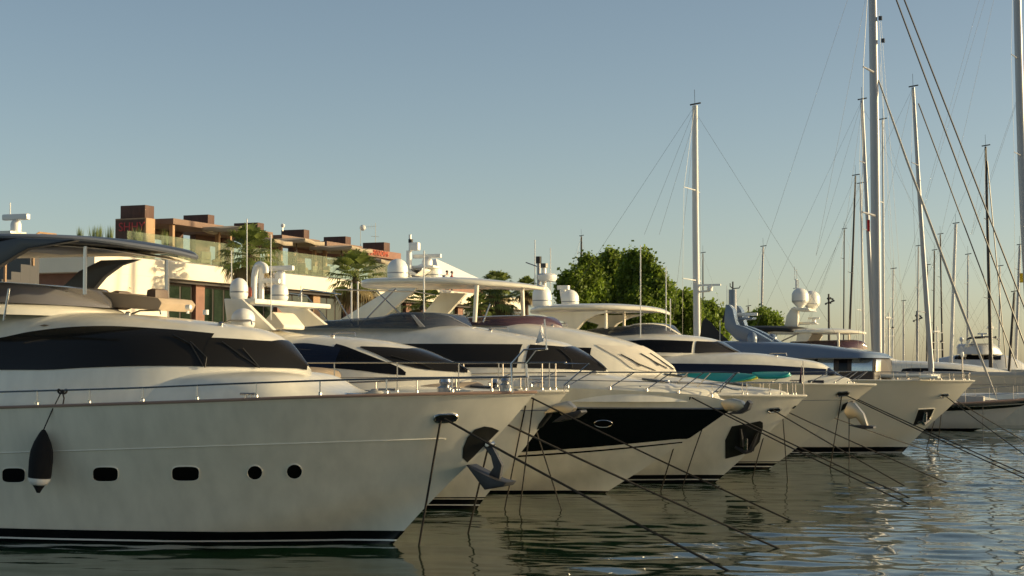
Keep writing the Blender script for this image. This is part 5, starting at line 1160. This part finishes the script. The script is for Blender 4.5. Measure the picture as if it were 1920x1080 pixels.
# ------------------------------------------------------------------ people
def person(loc, rz, label, shirt, legs, hair='hair', sit=False, arm=.25, s=1.):
    root = empty('person', loc, rz, label, 'person')
    J = dict(pel=(0, 0, .95), sp=(0, .01, 1.15), ch=(0, .0, 1.35), nk=(0, -.01, 1.5), hd=(0, -.03, 1.60), ht=(0, -.02, 1.72))
    V, E, Rr = [], [], []
    def add(p, r, par=None):
        V.append(Vector(p)*s); Rr.append(r*s)
        if par is not None: E.append((par, len(V)-1))
        return len(V)-1
    pe = add(J['pel'], .14); sp_ = add(J['sp'], .125, pe); ch = add(J['ch'], .15, sp_); nk = add(J['nk'], .055, ch); hd = add(J['hd'], .085, nk); add((0, -.02, 1.70), .075, hd); add((0, -.115, 1.61), .022, hd)
    for sg in (-1, 1):
        hp_ = add((.10*sg, 0, .90), .095, pe); kn = add((.11*sg, -.02, .50), .062, hp_); an_ = add((.115*sg, .02, .09), .042, kn); add((.12*sg, -.16, .04), .035, an_)
        sh_ = add((.19*sg, 0, 1.42), .06, ch); el = add((.25*sg, .02-arm*.2, 1.14), .045, sh_); wr = add((.22*sg, -.08-arm, 1.00+arm*.6), .03, el); pm_ = add((.215*sg, -.15-arm, .98+arm*.6), .034, wr)
        for f_ in range(4): q1 = add((.215*sg+(f_-1.5)*.022, -.20-arm, .955+arm*.6), .010, pm_); add((.215*sg+(f_-1.5)*.022, -.225-arm+.004*f_, .925+arm*.6), .008, q1)
        q1 = add((.215*sg-.04*sg, -.15-arm, .96+arm*.6), .011, pm_); add((.215*sg-.045*sg, -.175-arm, .935+arm*.6), .009, q1)
    def skin(name, idx, m, grow, sub=2):
        mp2 = {i: k for k, i in enumerate(idx)}; me = bpy.data.meshes.new(name); me.from_pydata([V[i] for i in idx], [(mp2[a], mp2[c]) for a, c in E if a in mp2 and c in mp2], [])
        o = bpy.data.objects.new(name, me); COL.objects.link(o); o.parent = root; sk = o.modifiers.new('skin', 'SKIN'); o.modifiers.new('sub', 'SUBSURF').levels = sub; o.modifiers['sub'].render_levels = sub
        for k, i in enumerate(idx): me.skin_vertices[0].data[k].radius = (Rr[i]*grow, Rr[i]*grow)
        me.skin_vertices[0].data[0].use_root = True; me.materials.append(M[m]); return o
    n = len(V); skin('body', list(range(n)), 'skin', 1.)
    per = (n-7)//2; a0, a1 = 7, 7+per
    skin('shirt', [pe, sp_, ch, a0+4, a0+5, a1+4, a1+5], shirt, 1.22); skin('trousers', [pe, a0, a0+1, a0+2, a1, a1+1, a1+2], legs, 1.2)
    MB().lathe([(.10*s, -.02*s), (.105*s, .05*s), (.075*s, .11*s), (.02*s, .135*s)], (0, .005*s, 1.655*s), 14).build('hair', hair, root)
    for sg in (-1, 1): MB().lathe([(.003, -.004), (.009, 0), (.003, .004)], (.033*s*sg, -.112*s, 1.63*s), 8, 'y').build('eye', 'hair', root)
def onterrace(px, d): return BF.world((bx_(px, d), d, HT))
person(onterrace(551, 2.4), BF.rz + .6, 'person in a dark shirt standing behind the glass balustrade below the third canopy', 'shirtd', 'trous')
person(onterrace(727, 1.4), BF.rz + 1.2, 'person in a white shirt at the terrace end under the orange lettering', 'shirtw', 'trous')
person(onterrace(838, 2.0), BF.rz - .4, 'person in a white shirt in front of the white marquee, left one of two', 'shirtw', 'trous')
person(onterrace(847, 2.0), BF.rz + .4, 'person in a dark red shirt in front of the white marquee, right one of two', 'shirtr', 'trous')
c = at_depth(793, 576, 98); person((c.x, c.y, 3.2), 0.4, 'person with dark hair and red shirt behind the smoked flybridge screen', 'shirtr', 'trous', s=(c.z-3.2)/1.72 if c.z > 4.3 else 1.)
